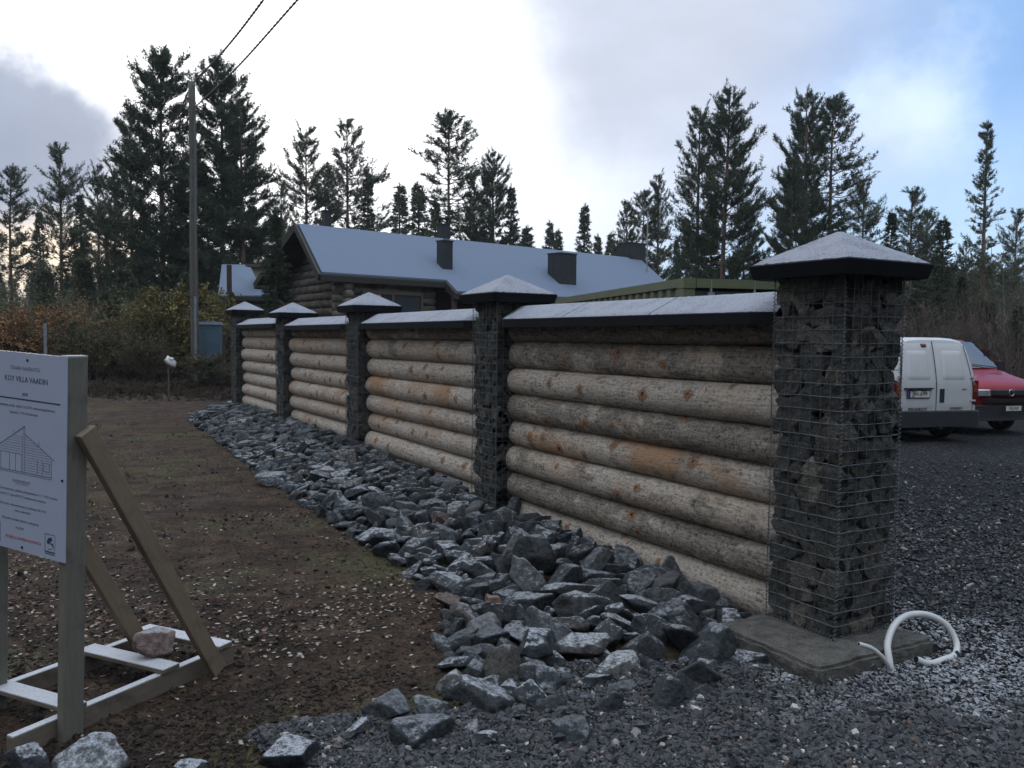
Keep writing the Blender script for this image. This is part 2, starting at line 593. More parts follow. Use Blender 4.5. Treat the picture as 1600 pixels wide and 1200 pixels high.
def mat_timber(name, c1, c2):
    m, T, b = new_mat(name)
    tc = T.node('ShaderNodeTexCoord').outputs['Object']
    # grain runs along the local x of each bar's own coordinates is not known, so stretch a 3D noise along its longest look
    g = T.noise(T.vmath('MULTIPLY', tc, (9, 9, 1.2)), 5, 8, 0.7, dist=0.5)
    n = T.noise(tc, 5, 6, 0.65)
    c = T.mix(g, c1, c2)
    c = T.mix(T.rng(n, 0.5, 0.72, 0, 0.6), c, (c1[0] * .5, c1[1] * .5, c1[2] * .5))
    vor = T.node('ShaderNodeTexVoronoi', {'Vector': T.vmath('MULTIPLY', tc, (3.5, 3.5, 2.0)), 'Scale': 1.6})
    c = T.mix(T.rng(vor.outputs['Distance'], 0.05, 0.09, 0.8, 0.0), c, (c1[0] * .35, c1[1] * .3, c1[2] * .3))
    T.l.new(c, b.inputs['Base Color'])
    b.inputs['Roughness'].default_value = 0.8
    b.inputs['Specular IOR Level'].default_value = 0.2
    bump(T, b, g, 0.35, 0.005)


mat_timber('post_timber', (.10, .10, .085), (.25, .24, .205))
mat_timber('brace_timber', (.13, .10, .07), (.31, .25, .18))
mat_timber('rail_timber', (.10, .085, .068), (.24, .21, .17))

# ---------------------------------------------------------------- wall frame of reference
C0 = Vector((1.945, 5.06, 0))          # middle of the nearest pillar
SP = 4.041                             # spacing of the pillars
UW = Vector((-0.495, 0.8689, 0)).normalized()   # along the wall, away from the camera
NW = Vector((-UW.y, UW.x, 0))          # out of the wall on the camera's side
WALL_RZ = math.atan2(UW.y, UW.x)       # local x = along, local y = NW


def wl(a, o, z=0.0):
    return C0 + UW * a + NW * o + Vector((0, 0, z))


def ao(x, y):
    dx = x - C0.x; dy = y - C0.y
    return dx * UW.x + dy * UW.y, dx * NW.x + dy * NW.y


# ---------------------------------------------------------------- ground


def smooth(t):
    t = np.clip(t, 0, 1)
    return t * t * (3 - 2 * t)


def vnoise(x, y, s, seed=0.0):
    """cheap smooth value noise from sines"""
    x = x * s + seed; y = y * s - seed
    return (np.sin(x * 1.7 + 1.3 * np.sin(y * 1.1)) + np.sin(y * 2.3 + 1.7 * np.sin(x * 0.9 + 2)) + np.sin((x + y) * 1.3 + 4) + np.sin((x - y) * 2.9 + 1.2 * np.sin(x))) / 4


def gravel_mask(x, y):
    a, o = ao(x, y)
    right = smooth((0.15 - o) / 0.3)
    wb = 0.18 * vnoise(x, y, 2.5)
    front = smooth((0.30 + wb - a + 0.05 * np.clip(o - 1.5, 0, 9)) / 0.12) * smooth((3.35 + wb - o) / 0.15)
    m = np.maximum(right, front)
    far = smooth((27 + 2 * vnoise(x, y, .3) - y) / 3.0)
    return m * far


def ground_z(x, y):
    g = gravel_mask(x, y)
    z = -0.15 + 0.045 * g
    z = z + 0.014 * vnoise(x, y, 1.6) + 0.007 * vnoise(x, y, 6.3, 3) + 0.008 * vnoise(x, y, 17, 5) * vnoise(x, y, 11, 1) * (1 - g)
    z = z - 0.05 * smooth((y - 10) / 8) * g
    r = np.hypot(x, y)
    z = z + 1.2 * smooth((r - 60) / 200) * (0.6 + 0.4 * vnoise(x, y, .02))
    return z


def axis(lo, hi, d, far, k=1.16):
    v = list(np.arange(lo, hi + 1e-6, d))
    s = d; x = hi
    while x < far:
        s *= k; x += s; v.append(x)
    s = d; x = lo; out = []
    while x > -far:
        s *= k; x -= s; out.append(x)
    return np.array(out[::-1] + v)


gx = axis(-5, 6, 0.045, 900); gy = axis(2.6, 12, 0.05, 900)
GX, GY = np.meshgrid(gx, gy)
GZ = ground_z(GX, GY)
nyg, nxg = GX.shape
gid = np.arange(nyg * nxg).reshape(nyg, nxg)
quads = np.stack([gid[:-1, :-1], gid[:-1, 1:], gid[1:, 1:], gid[1:, :-1]], -1).reshape(-1, 4)
gme = mesh_np('ground', np.stack([GX, GY, GZ], -1).reshape(-1, 3), quads, [MATS['ground_cover']], smooth=True,
              attrs={'gravel': gravel_mask(GX, GY).ravel()})
tag(link('ground', gme), kind='structure')

# ---------------------------------------------------------------- rock shapes


def ico(sub):
    import bmesh
    bm = bmesh.new()
    bmesh.ops.create_icosphere(bm, subdivisions=sub, radius=1.0)
    V = np.array([v.co[:] for v in bm.verts]); F = np.array([[v.index for v in f.verts] for f in bm.faces])
    bm.free()
    return V / np.linalg.norm(V, axis=1)[:, None], F


ICO = {s: ico(s) for s in (1, 2, 3, 5)}


def rock_verts(D, seed, planes=13, rough=0.05, p=22, flat=1.0):
    """directions D to the surface of a cut-faced rock: intersection of half spaces with a soft edge"""
    r = np.random.default_rng(seed)
    N = r.normal(size=(planes, 3)); N /= np.linalg.norm(N, axis=1)[:, None]
    N = np.concatenate([N, [[0, 0, -1], [0, 0, 1]]]); 
    h = r.uniform(0.55, 1.0, len(N)); h[-1] = r.uniform(.6, .9)
    t = np.clip(D @ N.T, 1e-3, None) / h
    rad = 1.0 / (t ** p).sum(1) ** (1 / p)
    rad = np.clip(rad, 0, 1.35)
    V = D * rad[:, None]
    sc = np.array([r.uniform(0.85, 1.25), r.uniform(0.7, 1.0), r.uniform(0.62, 0.95) * flat])
    V = V * sc
    if rough:
        nn = np.array([mnoise.fractal(Vector(v * 2.1 + seed), 1.0, 2.1, 5) for v in V])
        V = V * (1 + rough * nn[:, None])
    return V

ROCKS_HI = [mesh_np('stone_%d' % i, rock_verts(ICO[5][0], 100 + i, planes=9 + i % 6, rough=.075, p=34), ICO[5][1], [MATS['rubble']], smooth=False) for i in range(14)]
for me_ in ROCKS_HI:
    me_.polygons.foreach_set('use_smooth', np.full(len(me_.polygons), True))
ROCKS_LO = [(rock_verts(ICO[3][0], 100 + i, planes=9 + i % 6), ICO[3][1]) for i in range(14)]
PEBBLES = [(rock_verts(ICO[1][0], 300 + i, planes=7, rough=0.0, p=30), ICO[1][1]) for i in range(24)]


def rotmats(n, rg, tilt=PI):
    a = rg.uniform(0, 2 * PI, n); b = rg.normal(0, tilt, n); c = rg.uniform(0, 2 * PI, n)
    def Rz(t):
        z = np.zeros_like(t); o = np.ones_like(t)
        return np.stack([np.cos(t), -np.sin(t), z, np.sin(t), np.cos(t), z, z, z, o], -1).reshape(-1, 3, 3)
    def Rx(t):
        z = np.zeros_like(t); o = np.ones_like(t)
        return np.stack([o, z, z, z, np.cos(t), -np.sin(t), z, np.sin(t), np.cos(t)], -1).reshape(-1, 3, 3)
    return Rz(a) @ Rx(b) @ Rz(c)


def scatter_mesh(name, protos, P, S, R, mats, mi=None, smooth=False):
    """one mesh out of many small copies"""
    Vs = []; Fs = []; off = 0; which = np.arange(len(P)) % len(protos)
    for k, (V, F) in enumerate(protos):
        idx = np.where(which == k)[0]
        if not len(idx):
            continue
        T_ = np.einsum('nij,vj->nvi', R[idx], V) * S[idx][:, None, None] + P[idx][:, None, :]
        Vs.append(T_.reshape(-1, 3))
        Fs.append((F[None] + (np.arange(len(idx)) * len(V))[:, None, None] + off).reshape(-1, F.shape[1]))
        off += len(idx) * len(V)
    return mesh_np(name, np.concatenate(Vs), np.concatenate(Fs), mats, smooth=smooth)


# ---------------------------------------------------------------- gabion pillars and log panels
HALF = 0.255
CAPH = 0.366
PILLAR_DZ = [0.0, -0.016, -0.021, -0.037, 0.11]
P_ZB = -0.001


def pillar_meshes(seed, ztop):
    rg = np.random.default_rng(seed)
    # stones behind each face of the cage
    P = []; S = []
    step = 0.125
    for side in range(4):
        rows = int(ztop / step)
        for i in range(rows + 1):
            cols = 4
            for j in range(cols):
                t = (j + 0.5 + rg.uniform(-.25, .25) + (0.25 if i % 2 else -0.25)) / cols * 2 - 1
                t = np.clip(t, -.88, .88) * (HALF - 0.03)
                z = (i + 0.45 + rg.uniform(-.22, .22)) * step
                s = rg.uniform(0.085, 0.145)
                d = HALF - 0.004 - s * 0.47 - rg.uniform(0, 0.012)
                x, y = [(t, d), (d, t), (t, -d), (-d, t)][side]
                P.append((x, y, min(z, ztop - 0.05))); S.append(s)
    P = np.array(P); S = np.array(S)
    P[:, :2] = np.clip(P[:, :2], -(HALF - 0.004 - S[:, None] * .44), HALF - 0.004 - S[:, None] * .44)
    R = rotmats(len(P), rg)
    st = scatter_mesh('stone_fill', ROCKS_LO, P, S, R, [MATS['gabion_rock'], MATS['core_dark']], smooth=False)
    # keep every stone inside its cage
    co = np.empty(len(st.vertices) * 3, dtype=np.float32); st.vertices.foreach_get('co', co); co = co.reshape(-1, 3)
    co[:, :2] = np.clip(co[:, :2], -(HALF - 0.006), HALF - 0.006)
    co[:, 2] = np.clip(co[:, 2], 0.004, ztop + 0.03)
    st.vertices.foreach_set('co', co.ravel()); st.update()
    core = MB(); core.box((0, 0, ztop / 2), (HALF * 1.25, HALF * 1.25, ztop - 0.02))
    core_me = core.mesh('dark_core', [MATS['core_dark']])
    # the cage
    w = MB(); H = HALF; r = 0.0021
    nz = int(round(ztop / 0.076))
    for i in range(nz + 1):
        z = i * ztop / nz
        q = []
        for (ax, ay), (bx, by) in (((-H, -H), (H, -H)), ((H, -H), (H, H)), ((H, H), (-H, H)), ((-H, H), (-H, -H))):
            for t in np.linspace(0, 1, 6)[:-1]:
                bow = 0.006 * math.sin(t * PI) * rg.uniform(-1, 1)
                x = ax + (bx - ax) * t; y = ay + (by - ay) * t
                nx, ny = (by - ay) / (2 * H), -(bx - ax) / (2 * H)
                q.append((x + nx * bow, y + ny * bow, z + rg.uniform(-.003, .003)))
        q.append(q[0])
        w.tube(q, r, 4, cap=False)
    for side in range(4):
        for j in range(8):
            t = -H + 2 * H * j / 7
            zz = np.linspace(0, ztop, 9)
            bow = rg.uniform(-.004, .004, 9)
            pts = [[(t, H + .003), (H + .003, t), (t, -H - .003), (-H - .003, t)][side] for _ in zz]
            w.tube([(p_[0] + b_, p_[1] + b_ * .5, z_) for p_, z_, b_ in zip(pts, zz, bow)], r, 4, cap=False)
    wire_me = w.mesh('wire_cage', [MATS['wire']])
    # spiral binders on the corners and round the seam
    b = MB()
    for cx, cy in ((-H, -H), (H, -H), (H, H), (-H, H)):
        t = np.arange(0, ztop, 0.0045)
        ph = t / 0.024 * 2 * PI
        b.tube(np.stack([cx + .011 * np.cos(ph), cy + .011 * np.sin(ph), t], -1), 0.0017, 3, cap=False)
    for zs in (ztop * 0.525, 0.012):
        for (ax, ay), (bx, by) in (((-H, -H), (H, -H)), ((H, -H), (H, H)), ((H, H), (-H, H)), ((-H, H), (-H, -H))):
            t = np.arange(0, 2 * H, 0.0045); ph = t / 0.024 * 2 * PI
            x = ax + (bx - ax) * t / (2 * H); y = ay + (by - ay) * t / (2 * H)
            nx, ny = (by - ay) / (2 * H), -(bx - ax) / (2 * H)
            b.tube(np.stack([x + nx * .01 * np.cos(ph), y + ny * .01 * np.cos(ph), zs + .01 * np.sin(ph)], -1), 0.0017, 3, cap=False)
    bind_me = b.mesh('spiral_binding', [MATS['wire']])
    return st, core_me, wire_me, bind_me


def cap_meshes():
    b = MB(); H = CAPH
    # fascia: leans in a little to its lower edge, dark soffit
    def ring(h, z):
        return [(-h, -h, z), (h, -h, z), (h, h, z), (-h, h, z)]
    V = ring(H, 0) + ring(H - 0.02, -0.075) + ring(H - 0.05, -0.082) + ring(0.2, -0.07)
    F = []
    for k in range(3):
        for i in range(4):
            j = (i + 1) % 4
            F.append((k * 4 + i, k * 4 + j, k * 4 + 4 + j, k * 4 + 4 + i))
    F.append((12, 13, 14, 15))
    V += ring(H, 0.006) + ring(0.03, 0.185)
    F += [(i, 16 + i, 16 + (i + 1) % 4, (i + 1) % 4) for i in range(4)]
    F += [(16 + i, 20 + i, 20 + (i + 1) % 4, 16 + (i + 1) % 4) for i in range(4)] + [(20, 21, 22, 23)]
    b.add(V, F)
    cap = b.mesh('cap', [MATS['black_metal']])
    # snow: sheets on the four slopes, thin, uneven lower edge
    n = 26; Vs = []; Fs = []
    for s in range(4):
        ca, sa = math.cos(s * PI / 2), math.sin(s * PI / 2)
        base = len(Vs)
        for i in range(n + 1):
            t = i / n
            h = (H - 0.004) * (1 - t) + 0.012 * t
            for j in range(n + 1):
                u = j / n * 2 - 1
                x = u * h; y = h
                z = 0.006 + 0.192 * t + 0.009 * min(1, t * 6) + 0.003 * mnoise.noise(Vector((x * 40, y * 40, s)))
                Vs.append((x * ca - y * sa, x * sa + y * ca, z))
        for i in range(n):
            for j in range(n):
                q = base + i * (n + 1) + j
                Fs.append((q, q + n + 1, q + n + 2, q + 1))
    snow = mesh_np('snow', np.array(Vs), np.array(Fs), [MATS['snow_cap']], smooth=True)
    return cap, snow


CAP_ME, SNOW_ME = cap_meshes()
pl_variants = [pillar_meshes(51, 2.03), pillar_meshes(52, 2.03)]
PL_LABEL = ['nearest stone-filled wire pillar on a grey concrete slab, under a wide frosted cap',
            'second stone-filled wire pillar, between the two nearest log panels',
            'third stone-filled wire pillar, in front of the log house window',
            'fourth stone-filled wire pillar, second from the far end of the wall',
            'farthest stone-filled wire pillar, ending the log wall beside the shrubs']
for i in range(5):
    t = thing('gabion', PL_LABEL[i], 'pillar', wl(SP * i, 0, P_ZB), WALL_RZ + (0, PI / 2, PI, -PI / 2, 0)[i], 'gabion pillars of the log wall')
    st, co_, wi, bi = pl_variants[0 if i in (0, 3) else 1]
    dz = PILLAR_DZ[i]
    for nm, me_ in (('stone_fill', st), ('wire_cage', wi), ('spiral_binding', bi), ('core', co_)):
        o = link(nm, me_, t)
        o.scale = (1, 1, (2.075 + dz) / 2.03)
    c_ = link('cap', CAP_ME, t, (0, 0, 2.146 + dz - P_ZB))
    link('snow', SNOW_ME, c_)
    if dz > 0.05:
        pass

# footing of the nearest pillar
ft = MB()
n = 14


def footing():
    import bmesh
    a0, a1, o0, o1 = -0.50, 0.30, -0.31, 0.66
    bm = bmesh.new()
    bmesh.ops.create_cube(bm, size=1.0)
    for v in bm.verts:
        x = a0 if v.co.x < 0 else a1; y = o0 if v.co.y < 0 else o1; z = -0.30 if v.co.z < 0 else -0.002
        v.co = (x, y, z)
    bmesh.ops.bevel(bm, geom=[e for e in bm.edges], offset=0.018, segments=2, affect='EDGES')
    bmesh.ops.subdivide_edges(bm, edges=bm.edges[:], cuts=15, use_grid_fill=True)
    for v in bm.verts:
        k = mnoise.fractal(v.co * 9, 1, 2, 4)
        out = Vector((v.co.x - (a0 + a1) / 2, v.co.y - (o0 + o1) / 2, 0)).normalized()
        v.co += out * 0.016 * k
        if v.co.z > -0.02:
            v.co.z -= abs(0.012 * mnoise.fractal(v.co * 11, 1, 2, 4))
    me = bpy.data.meshes.new('footing'); bm.to_mesh(me); bm.free()
    me.materials.append(MATS['concrete'])
    return me


fo = link('concrete_footing', footing(), None, C0, (0, 0, WALL_RZ))
tag(fo, 'square grey concrete slab under the nearest gabion pillar', 'footing')


def log_mesh(seed, L, R):
    rg = np.random.default_rng(seed)
    nl, nr = (170 if seed < 12 else 90), 44
    x = np.linspace(0, L, nl)
    th = np.arange(nr) / nr * 2 * PI
    taper = rg.choice([-1, 1]) * rg.uniform(0.0, 0.05)
    V = np.zeros((nl, nr, 3)); K = np.zeros((nl, nr))
    s = seed * 3.1
    knots = [(rg.uniform(.1, .9) * L, rg.uniform(-0.7, 1.3), rg.uniform(.022, .042), rg.uniform(.004, .012)) for _ in range(rg.integers(4, 9))]
    for i, xx in enumerate(x):
        cy = 0.010 * mnoise.noise(Vector((xx * 0.6, s, 0))); cz = 0.008 * mnoise.noise(Vector((xx * 0.6, s, 9)))
        for j, t in enumerate(th):
            r = R * (1 + taper * (xx / L - .5) * 2 + 0.028 * mnoise.noise(Vector((xx * 1.5, math.cos(t) * 1.2 + s, math.sin(t) * 1.2))))
            r += 0.0035 * mnoise.fractal(Vector((xx * 6, math.cos(t) * 2 + s, math.sin(t) * 2)), 1, 2, 4)
            for kx, kt, kr, kh in knots:
                dd = ((xx - kx) ** 2 + (R * (math.remainder(t - kt, 2 * PI))) ** 2) / kr ** 2
                if dd < 6:
                    r += kh * math.exp(-dd); K[i, j] = max(K[i, j], math.exp(-dd * .8))
            zz = math.sin(t) * r
            zz = max(min(zz, R * 0.985), -R * 0.985)
            V[i, j] = (xx, math.cos(t) * r + cy, zz + cz)
    idx = np.arange(nl * nr).reshape(nl, nr); nx = np.roll(idx, -1, axis=1)
    q = np.stack([idx[:-1], idx[1:], nx[1:], nx[:-1]], -1).reshape(-1, 4)[:, ::-1]
    return mesh_np('log', V.reshape(-1, 3), [q, np.array([idx[0], idx[-1][::-1]])], [MATS['log_bark']], smooth=True, attrs={'knot': K.ravel()})


PANEL_LABEL = ['nearest panel of stacked logs under snowy coping, brownish-grey with orange knots',
               'second nearest panel of stacked logs, paler, with one orange-brown log near the middle',
               'third panel of pale stacked logs, seen below the log house',
               'farthest panel of pale stacked logs, at the end of the wall']
# tone: 0 grey bark ... 1 pale peeled; warm: orange tint
TONES = [[(.85, .1), (.12, .15), (.40, .45), (.50, 1.0), (.15, .3), (.62, .2), (.2, .6), (.0, .2)],
         [(.9, .1), (.75, .1), (.85, .4), (.75, .6), (.75, 1.0), (.9, .1), (.5, .5), (.1, .1)],
         [(.9, .1), (.85, .5), (1, .4), (.85, .9), (.6, .2), (.9, .3), (.8, .7), (.1, .1)],
         [(.8, .2), (.95, .2), (1, .3), (.7, .1), (.9, .1), (.8, .1), (.9, .2), (.8, .1)]]
for k in range(4):
    L = SP - 2 * HALF - 0.02
    pn = thing('log_fence', PANEL_LABEL[k], 'log fence', wl(SP * k + HALF + 0.01, 0, 0), WALL_RZ, 'log panels of the wall')
    for i in range(8):
        lg = link('log', log_mesh(11 * k + i + 1, L, 0.134), pn, (0, 0.015 * ((i * 7 + k) % 3 - 1), -0.01 + 0.258 * i))
        lg['tone'] = float(TONES[k][i][0]); lg['warm'] = float(TONES[k][i][1])
    # coping: folded dark sheet with chamfered front corners, snow in three lengths
    zt = 2.012 if k != 3 else 2.06
    ov, drop, ch = 0.285, 0.135, 0.16
    b = MB()
    def prof(x, inset):
        o_ = ov - inset
        return [(x, o_, zt - drop - .075), (x, o_, zt - drop), (x, 0, zt), (x, -o_, zt - drop), (x, -o_, zt - drop - .075), (x, -o_ + .02, zt - drop - .075), (x, 0, zt - 0.09), (x, o_ - .02, zt - drop - .075)]
    xs = [0.004, ch, L - ch, L - 0.004]; ins = [0.07, 0, 0, 0.07]
    V = []
    for x, n_ in zip(xs, ins):
        V += prof(x, n_)
    Fq = []
    for s in range(3):
        for j in range(8):
            Fq.append((s * 8 + j, s * 8 + (j + 1) % 8, s * 8 + 8 + (j + 1) % 8, s * 8 + 8 + j))
    Fq += [tuple(range(8))[::-1], tuple(range(24, 32))]
    b.add(V, Fq)
    cp = b.build('coping', MATS['black_metal'], pn)
    for s in range(3):
        x0 = 0.012 + (L - 0.024) * s / 3 + (0.006 if s else 0); x1 = 0.012 + (L - 0.024) * (s + 1) / 3 - (0.006 if s < 2 else 0)
        m_ = 40; V = []; Fq = []
        for i in range(m_ + 1):
            x = x0 + (x1 - x0) * i / m_
            n_ = 0.07 * max(0, 1 - x / ch) + 0.07 * max(0, 1 - (L - x) / ch)
            for j in range(25):
                v = j / 24 * 2 - 1
                w_ = ov - n_ - 0.006 - 0.006 * abs(mnoise.noise(Vector((x * 14, v, k))))
                V.append((x, v * w_, zt - drop * abs(v * w_) / (ov - n_) + 0.007 + 0.003 * mnoise.noise(Vector((x * 30, v * 12, k))) - (0.009 if j in (0, 24) else 0)))
        for i in range(m_):
            for j in range(24):
                q = i * 25 + j
                Fq.append((q, q + 25, q + 26, q + 1))
        link('snow', mesh_np('snow', np.array(V), np.array(Fq), [MATS['snow_cap']], smooth=True), cp)

# ---------------------------------------------------------------- rubble along the wall


def heap_w(a):
    return np.interp(a, [-0.35, 0.2, 0.5, 0.9, 1.3, 1.8, 3.9, 7.7, 13, 15.5, 17], [2.3, 2.8, 2.25, 2.15, 2.0, 1.7, 1.65, 1.6, 1.35, 1.3, 1.1])


def heap_z(a, o):
    w_ = heap_w(a)
    t = np.clip(o / w_, 0, 1)
    up = smooth((a + 0.3) / 1.2)
    rise = np.interp(a, [0, 2, 4, 8, 13, 16], [0.05, 0.10, 0.17, 0.29, 0.33, 0.28])
    return -0.15 + rise * up * (1 - t ** 1.6)


RUB = []        # (pos, size, notable index)
# notable stones: px, py (middle), diameter in px, squash, frost, material, name, label
NOTABLE = [
    (745, 1074, 100, .85, 1.0, None, 'large angular grey stone covered in rime, beside the flat frosted block at the heap edge'),
    (826, 1086, 78, .8, 1.4, None, 'block with a flat thickly frosted white top, at the front edge of the rubble'),
    (924, 1060, 58, .75, 1.2, None, 'squat stone with a white frosted top where the rubble meets the gravel'),
    (972, 1032, 84, .8, .8, None, 'grey boulder with streaky frost at the gravel edge, nearer the footing'),
    (838, 1000, 96, .85, .9, None, 'big grey stone with frosted shoulder standing up behind the flat frosted block'),
    (858, 1020, 60, .7, 1.1, None, 'cracked frost-topped stone leaning on the big grey one'),
    (905, 1000, 80, .8, .4, None, 'rough brownish-grey stone between the big frosted ones'),
    (1112, 1000, 96, .95, .35, None, 'dark olive-brown upright stone near the concrete footing'),
    (1143, 960, 70, .6, 1.1, None, 'flat stone with rimed top lying against the concrete footing'),
    (1175, 1022, 78, .6, .9, None, 'low dark stone with two frosty crests touching the footing side'),
    (838, 858, 78, 1.25, .1, None, 'tall dark pyramid-shaped stone against the wall, highest of the rubble'),
    (716, 880, 66, .5, .5, None, 'flat pale slab lying on top of the rubble below the second pillar'),
    (700, 905, 66, .75, .3, None, 'grey wedge-shaped stone just in front of the flat pale slab'),
    (772, 938, 38, .9, .0, 'brown_rock', 'small reddish-brown stone among the dark rubble'),
    (705, 935, 44, .8, .0, 'brown_rock', 'dull brown cube-like stone at the soil edge of the rubble'),
    (688, 807, 34, .8, .1, 'pink_rock', 'small pinkish stone in the middle of the rubble'),
    (765, 985, 66, .7, .0, None, 'dark rounded stone lying on the bare soil edge'),
    (610, 1095, 80, .8, .1, None, 'brownish rounded stone half sunk in the soil'),
    (712, 1030, 56, .5, .7, None, 'thin slab with frosted rim behind the large rimed stone'),
    (708, 1058, 52, .8, .6, None, 'grey stone tucked beside the large rimed stone'),
    (610, 838, 56, .95, .1, None, 'steep wedge stone at the outer edge of the rubble'),
    (588, 832, 52, .7, .3, None, 'pale grey flat-faced stone leaning at the outer rubble edge'),
    (760, 1145, 52, .6, .9, None, 'low clump-like stone with crusty frost lying in the gravel'),
    (660, 1130, 90, .7, .1, None, 'dark boulder almost buried where gravel meets soil'),
    (890, 1130, 90, .5, .0, None, 'flat dark stone almost buried in front of the frosted block'),
    (920, 1090, 60, .6, .0, None, 'dark stone half buried in gravel below the squat frosted one'),
    (560, 1130, 60, .5, .7, None, 'low stone with patchy frost at the edge between soil and gravel'),
    (455, 1162, 104, .6, 1.2, None, 'long slanted stone with bright frost, lying alone on the soil in the foreground'),
    (150, 1168, 96, .8, .9, None, 'dark stone with a frosted tip beside the foot of the sign post'),
    (38, 1180, 80, .7, .7, None, 'grey striped stone in the near corner, beyond the sign stand'),
    (300, 1196, 54, .7, 1.2, None, 'small frosted stone on the soil at the very front'),
    (1000, 935, 70, .6, .6, None, 'broad flat stone with pale top beneath the bottom log'),
    (1080, 940, 56, .7, .9, None, 'grey stone with frosty face near the pillar end of the log panel'),
    (560, 765, 44, .7, .2, None, 'dark ridge-backed stone in the rubble between the third and second pillars'),
    (430, 745, 50, .6, .2, None, 'rounded grey stone sticking out at the soil side, by the far rubble'),
]
occupied = []
for k, (px, py, dpx, sq, fr, mt, lab) in enumerate(NOTABLE):
    p = onz(px, py + dpx * 0.2, -0.08)
    a_, o_ = ao(p.x, p.y)
    r_ = dpx / 2 / F_PX * p.y
    hz = float(heap_z(a_, o_)) if (-0.3 < a_ < 17 and 0.1 < o_ < heap_w(a_)) else float(ground_z(np.array(p.x), np.array(p.y)))
    p = onz(px, py + dpx * 0.12, hz + r_ * sq * 0.45)
    me_ = ROCKS_HI[(k * 5 + 3) % 14]
    if mt:
        me_ = me_.copy(); me_.materials[0] = MATS[mt]
    o = link('rubble_stone', me_, None, p, (random.uniform(-.3, .3), random.uniform(-.3, .3), random.uniform(0, 6.28)), (r_ * .98, r_ * .98, r_ * 1.15 * sq))
    o['frost'] = fr * 0.9
    tag(o, lab, 'stone', 'rubble stones along the wall')
    occupied.append((p.x, p.y, r_, p.z))

rg = np.random.default_rng(99)
cand = []
# three passes: large, medium, small
occ = [(x, y, r) for x, y, r, z in occupied]


def try_place(n, smin, smax, spread, layer):
    occn = np.array(occ)
    for _ in range(n):
        a = rg.uniform(-0.28, 16.6); w_ = float(heap_w(a))
        o = 0.13 + (w_ - 0.13) * rg.beta(1.0, 1.0)
        s = rg.uniform(smin, smax) * (1.0 if o < w_ * .85 else .8) * float(np.interp(a, [0, 1.5, 4], [1.3, 1.25, 1.0]))
        q = wl(a, o)
        arr = np.array(occ)
        d = np.hypot(arr[:, 0] - q.x, arr[:, 1] - q.y)
        if (d < (arr[:, 2] + s) * spread).any():
            continue
        if a < .33 + s * .8 and o < .68 + s * .9:
            continue
        if a < 0.35 and rg.uniform() < .35 - a + .3 * (o > 2.1):
            continue
        occ.append((q.x, q.y, s))
        z = float(heap_z(a, o)) + s * (0.15 if layer == 0 else 0.3)
        if o < 0.13 + s * .8:
            o = 0.13 + s * .8; q = wl(a, o)
        # keep clear of the pillar feet
        ka = (a + SP / 2) % SP - SP / 2
        if abs(ka) < HALF + s * .75 and o < HALF + s * .75:
            continue
        cand.append((q.x, q.y, z, s))


try_place(700, 0.105, 0.145, 0.80, 0)
try_place(3200, 0.07, 0.10, 0.72, 0)
try_place(7000, 0.04, 0.068, 0.70, 0)
occ = [(99, 99, 0.1)] + [(x, y, r) for x, y, r, z in occupied]
try_place(450, 0.06, 0.10, 1.1, 1)
cand = np.array(cand)
dist = np.hypot(cand[:, 0], cand[:, 1])
order = np.argsort(-cand[:, 3] / dist)
BAY = ['nearest', 'second nearest', 'third', 'farthest']
n_ind = 262
for c_i, ci in enumerate(order[:n_ind]):
    x, y, z, s = cand[ci]
    a, o = ao(x, y)
    bay = min(3, max(0, int(a / SP)))
    o_ = link('rubble_stone', ROCKS_HI[c_i % 14], None, (x, y, z), (rg.normal(0, .45), rg.normal(0, .45), rg.uniform(0, 6.28)), (s * rg.uniform(.95, 1.3), s * rg.uniform(.85, 1.1), s * rg.uniform(.9, 1.25)))
    o_['frost'] = float(rg.uniform(-.1, .35))
    outer = o > heap_w(a) * 0.5
    lab = 'dark angular rubble stone below the %s log panel, %s' % (BAY[bay], 'outer side' if outer else 'wall side')
    tag(o_, lab, 'stone', 'plain stones of the rubble below the %s log panel, %s' % (BAY[bay], 'outer side' if outer else 'wall side'))
rest = cand[order[n_ind:]]
R = rotmats(len(rest), rg, .5)
sm = scatter_mesh('rubble', [(v, f) for v, f in ROCKS_LO], rest[:, :3], rest[:, 3] * 1.08, R, [MATS['rubble']], smooth=True)
tag(link('rubble_filling', sm), 'smaller broken grey stones filling the rubble strip along the log wall', 'rubble', kind='stuff')

# ---------------------------------------------------------------- gravel, leaves, grass near the camera
rg = np.random.default_rng(5)


def scatter_pts(n, x0, x1, y0, y1, ymin_p=1.6):
    """more points near the camera"""
    u = rg.uniform(0, 1, n)
    y = (y0 ** (-ymin_p) + u * (y1 ** (-ymin_p) - y0 ** (-ymin_p))) ** (-1 / ymin_p)
    x = rg.uniform(-1, 1, n) * 0.66 * y
    k = (x > x0) & (x < x1)
    return x[k], y[k]


x, y = scatter_pts(150000, -4, 9, 2.9, 13, 1.9)
keep = gravel_mask(x, y) > rg.uniform(0.25, 0.75, len(x))
a, o = ao(x, y)
keep &= ~((a > -0.5) & (a < 17) & (o > -0.42) & (o < 0.1))
keep &= ~((a > -0.49) & (a < .3) & (o > -0.41) & (o < 0.65))
x = x[keep]; y = y[keep]
S = np.clip(rg.lognormal(math.log(0.0112), 0.34, len(x)), 0.006, 0.030) * np.clip(y / 6, 1, 1.25)
P = np.stack([x, y, ground_z(x, y) + S * 0.35], -1)
tag(link('gravel', scatter_mesh('gravel', PEBBLES, P, S, rotmats(len(x), rg), [MATS['gravel_stone']])), 'dark crushed gravel on the yard around the end of the wall', 'gravel', kind='stuff')

